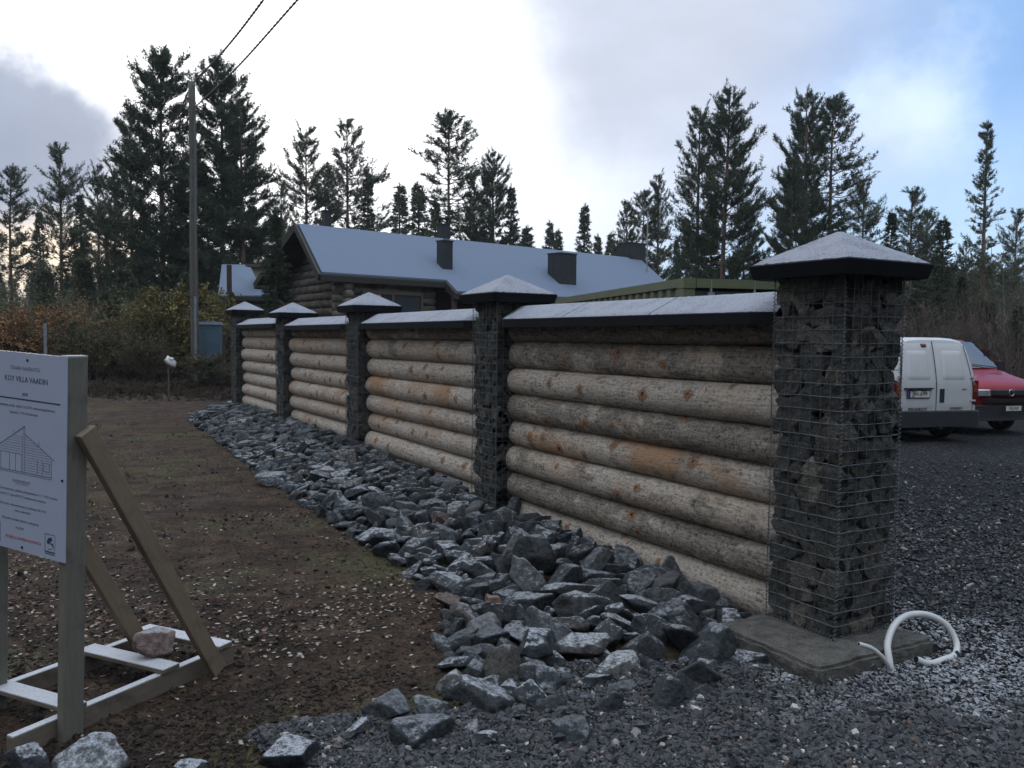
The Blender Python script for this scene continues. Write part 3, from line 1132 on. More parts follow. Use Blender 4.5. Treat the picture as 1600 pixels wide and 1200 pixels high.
# crumbs of soil, cones and small stones on the brown ground
x, y = scatter_pts(70000, -12, 2, 3.0, 22, 1.5)
a, o = ao(x, y)
keep = (gravel_mask(x, y) < 0.4) & (o > 1.2) & (rg.uniform(0, 1, len(x)) < 0.35 + 0.6 * (vnoise(x, y, 1.1) > 0.1))
x = x[keep]; y = y[keep]
S = np.clip(rg.lognormal(math.log(0.0065), 0.55, len(x)), 0.003, 0.03)
P = np.stack([x, y, ground_z(x, y) + S * 0.2], -1)
mat_rock('soil_crumb_mat', (.048, .034, .026), frost_patch=False)
tag(link('soil_crumbs', scatter_mesh('soil_crumbs', PEBBLES, P, S, rotmats(len(x), rg), [MATS['soil_crumb_mat']])), 'crumbs of soil and grit on the bare brown ground', 'soil', kind='stuff')


def mat_leaf():
    m, T, b = new_mat('leaf')
    g = T.node('ShaderNodeNewGeometry')
    c = T.ramp(g.outputs['Random Per Island'], [(0.0, (.10, .06, .04)), (0.2, (.16, .055, .045)), (.3, (.20, .15, .10)), (0.45, (.20, .175, .14)), (0.8, (.29, .27, .235)), (1.0, (.40, .385, .36))])
    T.l.new(c, b.inputs['Base Color'])
    b.inputs['Roughness'].default_value = 0.7


mat_leaf()
x, y = scatter_pts(60000, -14, 1.5, 3.1, 24, 1.0)
a, o = ao(x, y)
dens = 0.05 + 0.75 * smooth((vnoise(x, y, .9, 2) + .45) / .8) * smooth((y - 4.2) / 1.6)
keep = (gravel_mask(x, y) < 0.35) & (o > heap_w(a) - .1) & (rg.uniform(0, 1, len(x)) < dens * 0.42)
x = x[keep]; y = y[keep]; n = len(x)
leafV = np.array([[-1, 0, 0], [-.35, -.62, .12], [.5, -.5, .1], [1.1, 0, 0], [.5, .5, .16], [-.35, .62, .1]]); leafF = np.array([[0, 1, 2], [0, 2, 3], [0, 3, 4], [0, 4, 5]])
S = rg.uniform(0.007, 0.020, n)
P = np.stack([x, y, ground_z(x, y) + 0.006], -1)
tag(link('fallen_leaves', scatter_mesh('fallen_leaves', [(leafV, leafF)], P, S, rotmats(n, rg, .35), [MATS['leaf']])), 'small pale fallen birch leaves scattered over the brown ground', 'leaves', kind='stuff')

# sparse dry grass and moss tufts
simple('dry_grass', (.16, .145, .08), 0.8, var=.4, scale=1.0, bmp=0)
x, y = scatter_pts(16000, -16, 1.0, 3.4, 30, 1.0)
a, o = ao(x, y)
keep = (gravel_mask(x, y) < 0.2) & (o > heap_w(a)) & (rg.uniform(0, 1, len(x)) < smooth((vnoise(x, y, .8, 9) - .12) / .4) * .55 * smooth((y - 6.5) / 4) + .01 * (y > 6))
x = x[keep]; y = y[keep]; n = len(x)
blades = []
for v in range(10):
    V = []; Fb = []
    for b_ in range(9):
        an = rg.uniform(0, 6.28); le = rg.uniform(.5, 1.1); ln = rg.uniform(.3, 1.0)
        dx, dy = math.cos(an), math.sin(an); q = len(V)
        V += [(-dy * .05, dx * .05, 0), (dy * .05, -dx * .05, 0), (dx * ln * .5, dy * ln * .5, le * .7), (dx * ln, dy * ln, le * .75)]
        Fb += [(q, q + 1, q + 2), (q + 1, q + 3, q + 2)]
    blades.append((np.array(V), np.array(Fb)))
P = np.stack([x, y, ground_z(x, y) - 0.002], -1)
tag(link('dry_grass', scatter_mesh('dry_grass', blades, P, rg.uniform(.02, .055, n) * (1 + y / 18), rotmats(n, rg, 0.05), [MATS['dry_grass']])), 'thin dry yellowish grass and moss tufts on the brown ground', 'grass', kind='stuff')


# ---------------------------------------------------------------- lettering


def text_obj(s, size, mat, parent, mtx, name='lettering', align='CENTER', thick=0.0006, sx=1.0):
    cu = bpy.data.curves.new('lettering', 'FONT')
    cu.body = s; cu.size = size; cu.align_x = align; cu.align_y = 'CENTER'; cu.extrude = thick
    cu.resolution_u = 2
    tmp = bpy.data.objects.new('tmp', cu)
    COL.objects.link(tmp)
    dg = bpy.context.evaluated_depsgraph_get(); dg.update()
    me = bpy.data.meshes.new_from_object(tmp.evaluated_get(dg))
    bpy.data.objects.remove(tmp)
    me.materials.clear(); me.materials.append(mat)
    co = np.empty(len(me.vertices) * 3, dtype=np.float32); me.vertices.foreach_get('co', co); co = co.reshape(-1, 3)
    co[:, 0] *= sx
    Mx = np.array(mtx)
    co = co @ Mx[:3, :3].T + Mx[:3, 3]
    me.vertices.foreach_set('co', co.ravel().astype(np.float32)); me.update()
    return link(name, me, parent)


# ---------------------------------------------------------------- sign on its stand
simple('sign_white', (.42, .48, .62), 0.4, var=.03, scale=3, bmp=0.0)
simple('ink_dark', (.05, .055, .11), 0.6, bmp=0)
simple('ink_grey', (.19, .20, .27), 0.6, bmp=0)
simple('ink_red', (.42, .10, .12), 0.6, bmp=0)
simple('screw_dark', (.02, .02, .02), 0.5, bmp=0)

SB = Vector((-2.005, 3.76, 0))                       # foot of the visible post
SL = Vector((-0.887, 0.462, 0)).normalized()         # towards the other post
SBK = Vector((-SL.y, SL.x, 0))
if SBK.y < 0:
    SBK = -SBK                                       # towards the back of the stand


def sg(l, b, z):
    return SB + SL * (l - 0.045 * (z + 0.15)) + SBK * b + Vector((0, 0, z))


st = thing('sign_stand', 'weathered timber stand of two posts, slanting braces and frosted ground frame carrying the sign board', 'sign stand', SB)


def loc_build(mb, name, mats, parent, off):
    for i in range(len(mb.V)):
        mb.V[i] = mb.V[i] - np.array(off)
    return mb.build(name, mats, parent)


def beam(name, a, b, w, h, mat, up=(0, 0, 1), frost=False, parent=None, bev=0.003):
    """a sawn timber as its own mesh with its long axis along local z"""
    a = Vector(a); b = Vector(b); L = (b - a).length
    import bmesh
    bm = bmesh.new()
    bmesh.ops.create_cube(bm, size=1.0)
    for v in bm.verts:
        v.co = (v.co.x * w, v.co.y * h, v.co.z * L)
    bmesh.ops.bevel(bm, geom=bm.edges[:], offset=bev, segments=1, affect='EDGES')
    me = bpy.data.meshes.new(name); bm.to_mesh(me); bm.free()
    me.materials.append(MATS[mat])
    z = (b - a).normalized(); y = Vector(up); y = (y - z * y.dot(z)).normalized(); x = y.cross(z)
    R = Matrix((x, y, z)).transposed().to_4x4(); R.translation = (a + b) / 2 - (SB if parent is st else Vector())
    o = bpy.data.objects.new(name, me); COL.objects.link(o)
    if parent:
        o.parent = parent
    o.matrix_basis = R
    return o


GZ0 = -0.15
for l in (0.0, 0.575):
    p = beam('post', sg(l, 0, GZ0 - 0.02), sg(l, 0, 1.60 if l == 0 else 1.58), 0.048, 0.10, 'post_timber', SBK, parent=st)
    f = MB(); f.box((0, 0, 0), (0.046, 0.098, 0.006)); fo_ = f.build('frost', MATS['frost_board'], p, loc=(0, 0, ((1.60 if l == 0 else 1.58) - GZ0 + .02) / 2 + 0.002))
for l in (-0.050, 0.525):
    beam('brace', sg(l, 0.02, 1.27), sg(l, 0.83, GZ0 + 0.035), 0.042, 0.088, 'brace_timber', SL.cross(sg(l, .81, GZ0) - sg(l, 0, 1.27)), parent=st)
for l in (0.052, 0.62):
    r_ = beam('ground_rail', sg(l, -0.25, GZ0 + 0.048), sg(l, 1.02, GZ0 + 0.048), 0.045, 0.105, 'rail_timber', parent=st)
    f = MB(); f.box((0, 0, 0), (0.043, 0.005, 1.262)); f.build('frost', MATS['frost_board'], r_, loc=(0, 0.054, 0))
for b_, w_ in ((0.03, 0.10), (0.56, 0.11), (0.93, 0.10)):
    c_ = beam('cross_board', sg(-0.03 + 0.05, b_ + .02, GZ0 + 0.118), sg(0.66, b_ - .01, GZ0 + 0.118), 0.022, w_, 'rail_timber', SBK, parent=st)
    f = MB(); f.box((0, 0, 0), (0.004, w_ - .003, 0.636))
    f.build('frost', MATS['frost_board'], c_, loc=(-0.012 if c_.matrix_basis.to_3x3() @ Vector((1, 0, 0)) @ Vector((0, 0, 1)) < 0 else 0.012, 0, 0))

# board: 0.6 x 0.9 m, in front of the posts; local x along the face to the reader's right, y up, z out
bd = thing('sign_board', 'white notice board with a house drawing and black lettering, screwed to the timber stand', 'sign', (0, 0, 0))
BX = -SL; BN = -SBK
zc, hh, ww = 1.155, 0.915, 0.605
bo = sg(0.30 - 0.026, -0.054, zc)
_uy = (Vector((0, 0, 1)) - SL * 0.045).normalized(); RB = Matrix((_uy.cross(BN), _uy, BN)).transposed().to_4x4(); RB.translation = bo
bd.matrix_world = RB
pb = MB(); pb.box((0, 0, 0), (ww, hh, 0.006)); pb.build('panel', MATS['sign_white'], bd)
I4 = Matrix.Identity(4)


def tx(s, x, y, size, mat='ink_dark', sx=1.0, align='CENTER'):
    m = Matrix.Translation((x, y, 0.0036))
    return text_obj(s, size, MATS[mat], bd, m, 'lettering', align, 0.0004, sx)


tx('TÄHÄN RAKENTUU', .012, 0.385, 0.024, 'ink_grey')
tx('KOY VILLA VAADIN', 0.018, 0.335, 0.0355, 'ink_dark', 1.0)
tx('2018', .012, 0.268, 0.020, 'ink_dark')
tx('Hirsirakenteinen huvila, valmis 12.2.2019, rakennuslupahakemus', 0, 0.212, 0.0175, 'ink_grey')
tx('Tapiontie 2, 99130 Kaukonen', 0, 0.182, 0.0175, 'ink_grey')
tx('YHTEYSTIEDOT', -0.01, -0.135, 0.019, 'ink_grey')
tx('Työmaa 24 h tavoitettavissa, puhelin asiakaspalveluun 0 1 / 1 2012 vastaava', 0, -0.178, 0.0165, 'ink_grey')
tx('ark klo 7-17 puh 040 7737 vaadinasunnot.rakennus', 0, -0.203, 0.0165, 'ink_grey')
tx('Työn johto, rakennusmestari puh Kiistala 040 735 0', 0, -0.248, 0.0165, 'ink_grey')
tx('www.vaadinvilla.fi', 0, -0.272, 0.0165, 'ink_grey')
tx('Työmaalla on pakko käyttää suojakypärää', -0.02, -0.315, 0.0165, 'ink_grey')
tx('HUOM!', -0.02, -0.352, 0.018, 'ink_grey')
tx('ALUEELLA KAMERAVALVONTA', 0.005, -0.405 + .005, 0.0190, 'ink_red')
m = MB()


def seg(x0, y0, x1, y1, w=0.0022, mi=0):
    d = Vector((x1 - x0, y1 - y0, 0)); n_ = Vector((-d.y, d.x, 0)).normalized() * w / 2
    P = [Vector((x0, y0, .0034)) - n_, Vector((x1, y1, .0034)) - n_, Vector((x1, y1, .0034)) + n_, Vector((x0, y0, .0034)) + n_]
    m.prism([tuple(p) for p in P], (0, 0, 0.0005), mi)


seg(-0.26, 0.245, 0.262, 0.245, 0.0065)
m.build('printed_rule', MATS['ink_dark'], bd)
m = MB()
# gable drawing of the log house
seg(0.015, 0.125, -0.23, -0.005, .005, 1); seg(0.008, 0.092, 0.225, -0.01, .005, 1)
seg(0.0, 0.125, 0.0, -0.088, .003, 1); seg(0.013, 0.125, 0.013, -0.088, .003, 1)
for k in range(15):
    y_ = 0.075 - k * 0.0115
    lim = min(0.205, 0.008 + (0.092 - y_) * 2.1)
    if lim > .02:
        seg(0.013, y_, lim, y_, .0016, 1)
    if y_ > -0.002:
        seg(-min(0.2, (0.11 - y_) * 1.85), y_, 0, y_, .0016, 1)
seg(-0.23, -0.088, 0.21, -0.088, .004, 1); seg(-0.23, -0.096, 0.21, -0.096, .003, 1)
for x_ in (-.23, -.165, -.10, -.055, -.01):
    seg(x_, -0.006, x_, -0.086, .003, 1)
seg(-.23, -0.006, -.01, -0.006, .003, 1)
for a_, b_, c_, d_ in ((.14, -.02, .14, -.085), (.105, -.02, .105, -.085), (.15, -.028, .19, -.028), (.15, -.066, .19, -.066), (.15, -.028, .15, -.066), (.19, -.028, .19, -.066), (.115, .065, .115, .045), (-.07, .1, -.07, .085), (.205, -.01, .205, -.088)):
    seg(a_, b_, c_, d_, .0028, 1)
m.build('house_drawing', [MATS['ink_dark'], MATS['ink_grey']], bd)
m = MB(); seg(-0.055, -0.146, 0.035, -0.146, .002, 1); m.build('printed_underline', [MATS['ink_dark'], MATS['ink_grey']], bd)
# camera warning square and, beyond it, a second square
for x0 in (0.165, -0.235):
    m = MB()
    seg(x0, -0.345, x0 + 0.07, -0.345, .0025); seg(x0, -0.345, x0, -0.425, .0025); seg(x0 + .07, -0.345, x0 + .07, -0.425, .0015)
    seg(x0, -0.425, x0 + .07, -0.425, .006); seg(x0, -0.434, x0 + .07, -0.434, .004); seg(x0 + .02, -0.412, x0 + .05, -0.412, .003)
    cx, cy = x0 + 0.032, -0.374
    m.prism([(cx - .020, cy - .008, .0034), (cx - .010, cy - .018, .0034), (cx + .020, cy + .006, .0034), (cx + .012, cy + .018, .0034), (cx - .012, cy + .01, .0034)], (0, 0, .0006), 0)
    seg(cx + .004, cy - .010, cx + .024, cy - .018, .006); seg(cx + .022, cy - .008, cx + .026, cy - .030, .006)
    m.build('camera_symbol', MATS['ink_dark'], bd)
for x_, y_ in ((0.03, 0.425), (0.283, -0.09), (-0.283, -0.09), (0.0, -0.437)):
    s_ = MB(); s_.tube([(x_, y_, 0.002), (x_, y_, 0.0075)], 0.0055, 10); s_.build('screw', MATS['screw_dark'], bd)

# pinkish stone on the stand
p = sg(0.25, 0.70, GZ0 + 0.13 + 0.07)
me_ = ROCKS_HI[4].copy(); me_.materials[0] = MATS['pink_rock']
o = link('pink_stone', me_, None, p, (0.1, 0.2, 0.9), (0.10, 0.10, 0.12)); o['frost'] = 0.3
tag(o, 'pinkish rounded stone weighing down the cross boards of the sign stand', 'stone')

# ---------------------------------------------------------------- white conduit at the pillar foot
simple('white_plastic', (.62, .64, .64), 0.35, var=.05, bmp=0.02)


def spline(P, n=12):
    P = [Vector(p) for p in P]; out = []
    Q = [P[0] * 2 - P[1]] + P + [P[-1] * 2 - P[-2]]
    for i in range(1, len(Q) - 2):
        for k in range(n):
            t = k / n
            a, b, c_, d = Q[i - 1], Q[i], Q[i + 1], Q[i + 2]
            out.append(0.5 * ((2 * b) + (c_ - a) * t + (2 * a - 5 * b + 4 * c_ - d) * t * t + (3 * b - a - 3 * c_ + d) * t ** 3))
    out.append(P[-1])
    return [tuple(p) for p in out]


ring = [(1394, 1060, 4.50), (1390, 1034, 4.52), (1387, 1005, 4.58), (1398, 976, 4.68), (1420, 961, 4.80), (1450, 961, 4.85), (1478, 976, 4.86), (1494, 1003, 4.82), (1492, 1026, 4.74), (1474, 1040, 4.66), (1452, 1041, 4.60), (1431, 1030, 4.57)]
P_ = [at(*q) for q in ring]
P_ = [Vector((p.x, p.y, max(p.z, -0.085) if i > 1 else p.z)) for i, p in enumerate(P_)]
pts = spline(P_, 10)
cm = MB(); cm.tube(pts, 0.0185, 16, cap=False)
# open cut end: inner bore
e0, e1 = np.array(pts[-1]), np.array(pts[-8])
cd = cm.build('conduit_loop', MATS['white_plastic'], None, smooth=True)
tag(cd, 'thick white plastic conduit curled in an upright loop beside the nearest pillar footing', 'pipe')
bo_ = MB(); dd = (e1 - e0) / np.linalg.norm(e1 - e0); bo_.tube([e0 - dd * 0.0005, e0 + dd * 0.02], 0.0155, 14); bo_.build('bore', MATS['core_dark'], cd)
cm = MB()
q_ = [at(1392, 1046, 4.45), at(1380, 1028, 4.42), at(1362, 1013, 4.40), at(1342, 1006, 4.38)]
cm.tube(spline(q_, 8), 0.0115, 12)
cd2 = cm.build('conduit_stub', MATS['white_plastic'], None, smooth=True)
tag(cd2, 'thin short white plastic pipe sticking out of the gravel before the loop', 'pipe')
pts2 = spline(q_, 8); e0, e1 = np.array(pts2[-1]), np.array(pts2[-4]); dd = (e0 - e1) / np.linalg.norm(e0 - e1)
bo_ = MB(); bo_.tube([e0 - dd * 0.01, e0 + dd * 0.0008], 0.0085, 12); bo_.build('bore', MATS['core_dark'], cd2)

# ---------------------------------------------------------------- vans
simple('paint_white', (.60, .63, .66), 0.28, var=.03, scale=3, bmp=0.0, coat=.5)
simple('paint_red', (.26, .010, .022), 0.4, var=.1, scale=2, bmp=0.0, coat=.12, spec=.25)
simple('plastic_dark', (.028, .032, .036), 0.6, var=.15, bmp=.1)
simple('rubber', (.012, .012, .013), 0.8, bmp=.2)
simple('rim_steel', (.22, .23, .24), 0.45, metal=.5, bmp=0)
simple('lamp_red', (.14, .012, .012), 0.2, bmp=0, coat=.6)
simple('lamp_orange', (.55, .16, .02), 0.2, bmp=0, coat=.6)
simple('lamp_amber', (.22, .06, .02), 0.25, bmp=0)
simple('lamp_clear', (.55, .58, .60), 0.12, metal=.6, bmp=0, coat=.8)
simple('plate_white', (.70, .70, .68), 0.4, bmp=0, var=.05)
simple('plate_blue', (.02, .04, .25), 0.4, bmp=0)
simple('chrome', (.7, .7, .7), 0.15, metal=1, bmp=0)
m_, T_, b_ = new_mat('car_glass')
b_.inputs['Base Color'].default_value = (.02, .025, .03, 1); b_.inputs['Roughness'].default_value = 0.05
b_.inputs['Specular IOR Level'].default_value = 0.9; b_.inputs['Coat Weight'].default_value = 0.6


def hull(stations, prof, name, mat, parent, zb=0.34):
    """stations: (x, half width factor, height of the top there, x shift at the top); prof: list of (half width, height 0..1)"""
    V = []; full = [(-w, z) for w, z in prof] + [(w, z) for w, z in prof[::-1]]
    m = len(full)
    for x, wf, zt, sh in stations:
        for w, t in full:
            z = zb + (zt - zb) * t
            V.append((x + sh(z), w * wf, z))
    F = []
    for i in range(len(stations) - 1):
        for j in range(m - 1):
            q = i * m + j
            F.append((q, q + 1, q + m + 1, q + m))
        F.append((i * m + m - 1, i * m, (i + 1) * m, (i + 1) * m + m - 1))
    for base in (0, (len(stations) - 1) * m):
        for j in range(m // 2 - 1):
            F.append((base + j, base + j + 1, base + m - 2 - j, base + m - 1 - j))
    return np.array(V), F


def patch(fx, y0, y1, z0, z1, off, r=0.03, n=10, taper=0.0, ny=None):
    """rounded panel laid on a surface x = fx(y, z), proud by off (towards -x), rim sunk; taper narrows the top"""
    V = []; F = []
    n2 = n
    for i in range(n + 1):
        for j in range(n2 + 1):
            u = i / n * 2 - 1; v = j / n2 * 2 - 1
            hy, hz = (y1 - y0) / 2, (z1 - z0) / 2
            # rounded rectangle mapping
            ex, ez = u * hy, v * hz
            if abs(ex) > hy - r and abs(ez) > hz - r:
                dx_, dz_ = abs(ex) - (hy - r), abs(ez) - (hz - r)
                mlen = math.hypot(dx_, dz_)
                if mlen > r:
                    dx_ *= r / mlen; dz_ *= r / mlen
                ex = math.copysign(hy - r + dx_, ex); ez = math.copysign(hz - r + dz_, ez)
            k = 1 - taper * (ez + hz) / (2 * hz)
            y = (y0 + y1) / 2 + ex * k; z = (z0 + z1) / 2 + ez
            rim = i in (0, n) or j in (0, n2)
            V.append((fx(y, z) - (off if not rim else -0.004), y, z))
    for i in range(n):
        for j in range(n2):
            q = i * (n2 + 1) + j
            F.append((q, q + 1, q + n2 + 2, q + n2 + 1))
    return V, F


def wheel(parent, x, y, r=0.31, w=0.19):
    wh = bpy.data.objects.new('wheel', None); COL.objects.link(wh); wh.parent = parent; wh.location = (x, y, r)
    m = MB(); pr = [(r * .62, w * .42), (r * .9, w * .5), (r, w * .36), (r, -w * .36), (r * .9, -w * .5), (r * .62, -w * .42)]
    k = 32; V = []
    for i in range(k):
        t = i / k * 2 * PI
        V += [(q * math.cos(t), s, q * math.sin(t)) for q, s in pr]
    F = [(i * 6 + j, i * 6 + j + 1, ((i + 1) % k) * 6 + j + 1, ((i + 1) % k) * 6 + j) for i in range(k) for j in range(5)]
    m.add(V, F); m.build('tyre', MATS['rubber'], wh, smooth=True)
    m = MB(); s = 1 if y > 0 else -1
    m.tube([(0, s * w * .30, 0), (0, s * w * .36, 0)], r * .63, 24); m.tube([(0, s * w * .36, 0), (0, s * w * .45, 0)], r * .2, 12)
    for i in range(8):
        t = i / 8 * 2 * PI
        m.box((math.cos(t) * r * .42, s * w * .37, math.sin(t) * r * .42), (r * .12, .012, r * .12), mi=0)
    m.build('rim', MATS['rim_steel'], wh)
    return wh


def vz(z0):  # the yard under the vans
    return z0


# --- white van, seen from behind; local x points forwards, rear face at x = 0
VG = float(ground_z(np.array(7.9), np.array(16.0))) - 0.005
wp = at(1462, 640, 15.55)
wv = thing('white_van', 'white panel van seen from behind with closed twin rear doors, parked on the gravel yard', 'van', (wp.x, wp.y, VG), math.radians(104))


def sh_rear(z):
    return 0.0 if z < 1.05 else 0.20 * ((z - 1.05) / 0.9) ** 1.35


PROF = [(0.84, 0.0), (0.885, .08), (0.905, .22), (0.905, .40), (0.885, .52), (0.845, .66), (0.795, .80), (0.745, .90), (0.66, .965), (0.5, .99), (0.25, 1.0), (0.0, 1.003)]
PROFW = PROF
n0 = lambda z: 0.0
sts = [(0.0, .955, 1.90, sh_rear), (0.02, .985, 1.93, sh_rear), (0.07, 1.0, 1.945, sh_rear), (0.6, 1.0, 1.95, lambda z: sh_rear(z) * .5), (1.5, 1.0, 1.95, n0), (2.6, 1.0, 1.94, n0),
       (2.95, .99, 1.90, n0), (3.15, .98, 1.80, n0), (3.45, .97, 1.50, n0), (3.72, .96, 1.20, n0), (3.9, .95, 1.10, n0), (4.2, .92, 1.0, n0), (4.38, .86, .88, n0), (4.44, .80, .75, n0)]
V, F = hull(sts, PROF[:-1], 'body', None, None, 0.34)
b = MB(); b.add(V, F); b.build('body', MATS['paint_white'], wv, smooth=True).data.set_sharp_from_angle(angle=math.radians(38))
frear = lambda y, z: sh_rear(z) + 0.09 * max(0, (abs(y) - 0.70)) ** 1.5


def add_patch(name, mat, par, *a, **k):
    m = MB(); V, F = patch(*a, **k); m.add(V, F)
    return m.build(name, mat, par, smooth=True)


def door_edge(z):
    return 0.80 - 0.14 * max(0, z - 1.05) / 0.9


for s in (-1, 1):
    y0, y1 = (0.008, 0.79) if s > 0 else (-0.79, -0.008)
    V, F = patch(frear, y0, y1, 0.60, 1.86, 0.012, r=0.03, n=16)
    V = [(frear(v[1], v[2]) + (v[0] - frear(v[1], v[2])), s * min(abs(v[1]), abs(v[1]) * (door_edge(v[2]) / 0.80) if abs(v[1]) > .02 else abs(v[1])), v[2]) for v in V]
    m = MB(); m.add(V, F); d = m.build('rear_door', MATS['paint_white'], wv, smooth=True)
    # raised upper and lower pressings
    yy0, yy1 = (0.10, 0.66) if s > 0 else (-0.66, -0.10)
    add_patch('door_pressing', MATS['paint_white'], d, frear, yy0, yy1, 1.13, 1.74, 0.024, r=0.05, n=10, taper=0.14)
    for zz in (0.78, 1.22):
        h = MB(); h.box((-.012, s * 0.80, zz if zz < 1 else 1.22), (0.03, 0.10, 0.03)); h.build('hinge', MATS['paint_white'], d)
# dark seam between the doors, and round them
m = MB()
for z0, z1 in [(0.58 + k * .1, 0.68 + k * .1) for k in range(13)]:
    m.bar((frear(0, z0) - .004, 0, z0), (frear(0, z1) - .004, 0, z1), .012, .006, up=(1, 0, 0))
m.build('door_seam', MATS['plastic_dark'], wv)
for s in (-1, 1):
    m = MB()
    for z0, z1 in [(0.60 + k * .1, 0.70 + k * .1) for k in range(12)]:
        m.bar((frear(door_edge(z0), z0) - .004, s * door_edge(z0), z0), (frear(door_edge(z1), z1) - .004, s * door_edge(z1), z1), .010, .006, up=(1, 0, 0))
    m.build('door_seam', MATS['plastic_dark'], wv)
add_patch('brake_light', MATS['lamp_red'], wv, frear, 0.13, 0.27, 1.765, 1.835, 0.03, r=0.02, n=6)
# local y is to the van's left = the viewer's left as seen from behind
for s in (-1, 1):
    y0, y1 = (0.795, 0.895) if s > 0 else (-0.895, -0.795)
    tl = add_patch('tail_light', MATS['lamp_red'], wv, frear, y0, y1, 0.68, 1.16, 0.03, r=0.02, n=6)
    m = MB(); m.box((0.05, s * 0.885, 0.92), (0.14, 0.05, 0.46)); m.build('lamp_side', MATS['lamp_red'], tl)
    m = MB(); m.box((-.03, s * 0.845, 0.98), (0.012, 0.07, 0.09)); m.build('indicator', MATS['lamp_amber'], tl)
m = MB(); m.box((-.034, 0.405, 0.905), (0.008, 0.46, 0.118)); pl = m.build('number_plate', MATS['plate_white'], wv)
RV = Matrix(((0, 0, -1, 0), (-1, 0, 0, 0), (0, 1, 0, 0), (0, 0, 0, 1)))


def rear_txt(s, y, z, size, par, mat='screw_dark', x=-0.036, sx=1.0):
    mm = Matrix.Translation((x, y, z)) @ RV
    return text_obj(s, size, MATS[mat], par, mm, 'lettering', 'CENTER', 0.002, sx)


m = MB(); m.box((-.018, 0.405, 0.905), (0.028, 0.49, 0.145)); m.build('plate_frame', MATS['plastic_dark'], pl)
m = MB(); m.box((-.0385, 0.612, 0.905), (0.006, 0.045, 0.116)); m.build('blue_strip', MATS['plate_blue'], pl)
rear_txt('JJH-699', 0.385, 0.905, 0.100, pl, x=-.040, sx=1.05)
m = MB(); m.box((-.035, 0.405, 1.01), (0.05, 0.60, 0.022)); m.box((-.04, 0.52, 0.985), (0.05, 0.10, 0.03)); m.box((-.04, 0.29, 0.985), (0.05, 0.10, 0.03)); m.build('plate_lamp', MATS['plastic_dark'], wv)
m = MB(); m.box((-.014, -0.115, 0.875), (0.012, 0.10, 0.25)); h = m.build('door_handle', MATS['plastic_dark'], wv)
rear_txt('PEUGEOT', 0.40, 0.625, 0.075, wv, x=-0.014, sx=1.25)
rear_txt('EXPERT', -0.44, 0.632, 0.065, wv, x=-0.014, sx=1.2)
rear_txt('HDi', -0.60, 0.985, 0.05, wv, x=-0.014, sx=1.2)
m = MB(); m.prism([(-.016, 0.80, .60), (-.016, 0.74, .60), (-.016, .735, .635), (-.016, .75, .665), (-.016, .78, .665), (-.016, .79, .63)], (0.004, 0, 0)); m.build('lion_badge', MATS['plastic_dark'], wv)
# bumper
m = MB()
V, F = hull([(-0.10, .93, .585, n0), (-0.075, .985, .60, n0), (0.0, 1.0, .60, n0), (0.45, 1.005, .60, n0)], [(0.86, 0.0), (0.915, .15), (0.925, .5), (0.91, .95), (0.88, 1.0)], '', None, None, 0.30)
m.add(V, F); bp_ = m.build('rear_bumper', MATS['plastic_dark'], wv, smooth=False)
m = MB(); m.box((0.9, 0, 0.30), (1.6, 1.5, 0.16)); m.box((2.6, 0, 0.28), (2.6, 1.6, 0.14)); m.build('underbody', MATS['core_dark'], wv)
m = MB(); m.tube([(-0.05, 0.35, 0.24), (0.4, 0.35, 0.26)], 0.03, 8); m.box((0.0, 0, .30), (.3, .06, .06)); m.build('tow_bar', MATS['plastic_dark'], wv)
for x_ in (0.78, 3.60):
    for y_ in (-0.78, 0.78):
        wheel(wv, x_, y_)
for s in (-1, 1):
    m = MB(); m.box((2.95, s * .885, 1.36), (0.75, .02, .42)); m.build('side_window', MATS['car_glass'], wv)
    m = MB(); m.box((3.3, s * 1.0, 1.22), (0.12, .18, .2)); m.build('wing_mirror', MATS['plastic_dark'], wv)
m = MB(); m.add([(3.12, -.72, 1.80), (3.12, .72, 1.80), (3.74, .84, 1.235), (3.74, -.84, 1.235), (3.135, -.72, 1.84), (3.135, .72, 1.84), (3.77, .84, 1.25), (3.77, -.84, 1.25)], [(4, 5, 6, 7), (0, 3, 2, 1), (0, 1, 5, 4), (2, 3, 7, 6)]); m.build('windscreen', MATS['car_glass'], wv)

# --- red van, seen from the front; local x points forwards, front of the bumper near x = 0
rp = at(1578, 618, 16.9)
rv = thing('red_van', 'red van with black grille facing the camera beside the white van', 'van', (rp.x, rp.y, VG), math.radians(287))


def top_z(x):  # x measured backwards from the nose
    return float(np.interp(x, [0, .03, .10, .35, .80, .95, 1.62, 1.8, 2.3, 4.4, 4.6, 4.68], [.88, .94, 1.0, 1.10, 1.20, 1.27, 1.84, 1.90, 1.935, 1.93, 1.88, 1.6]))


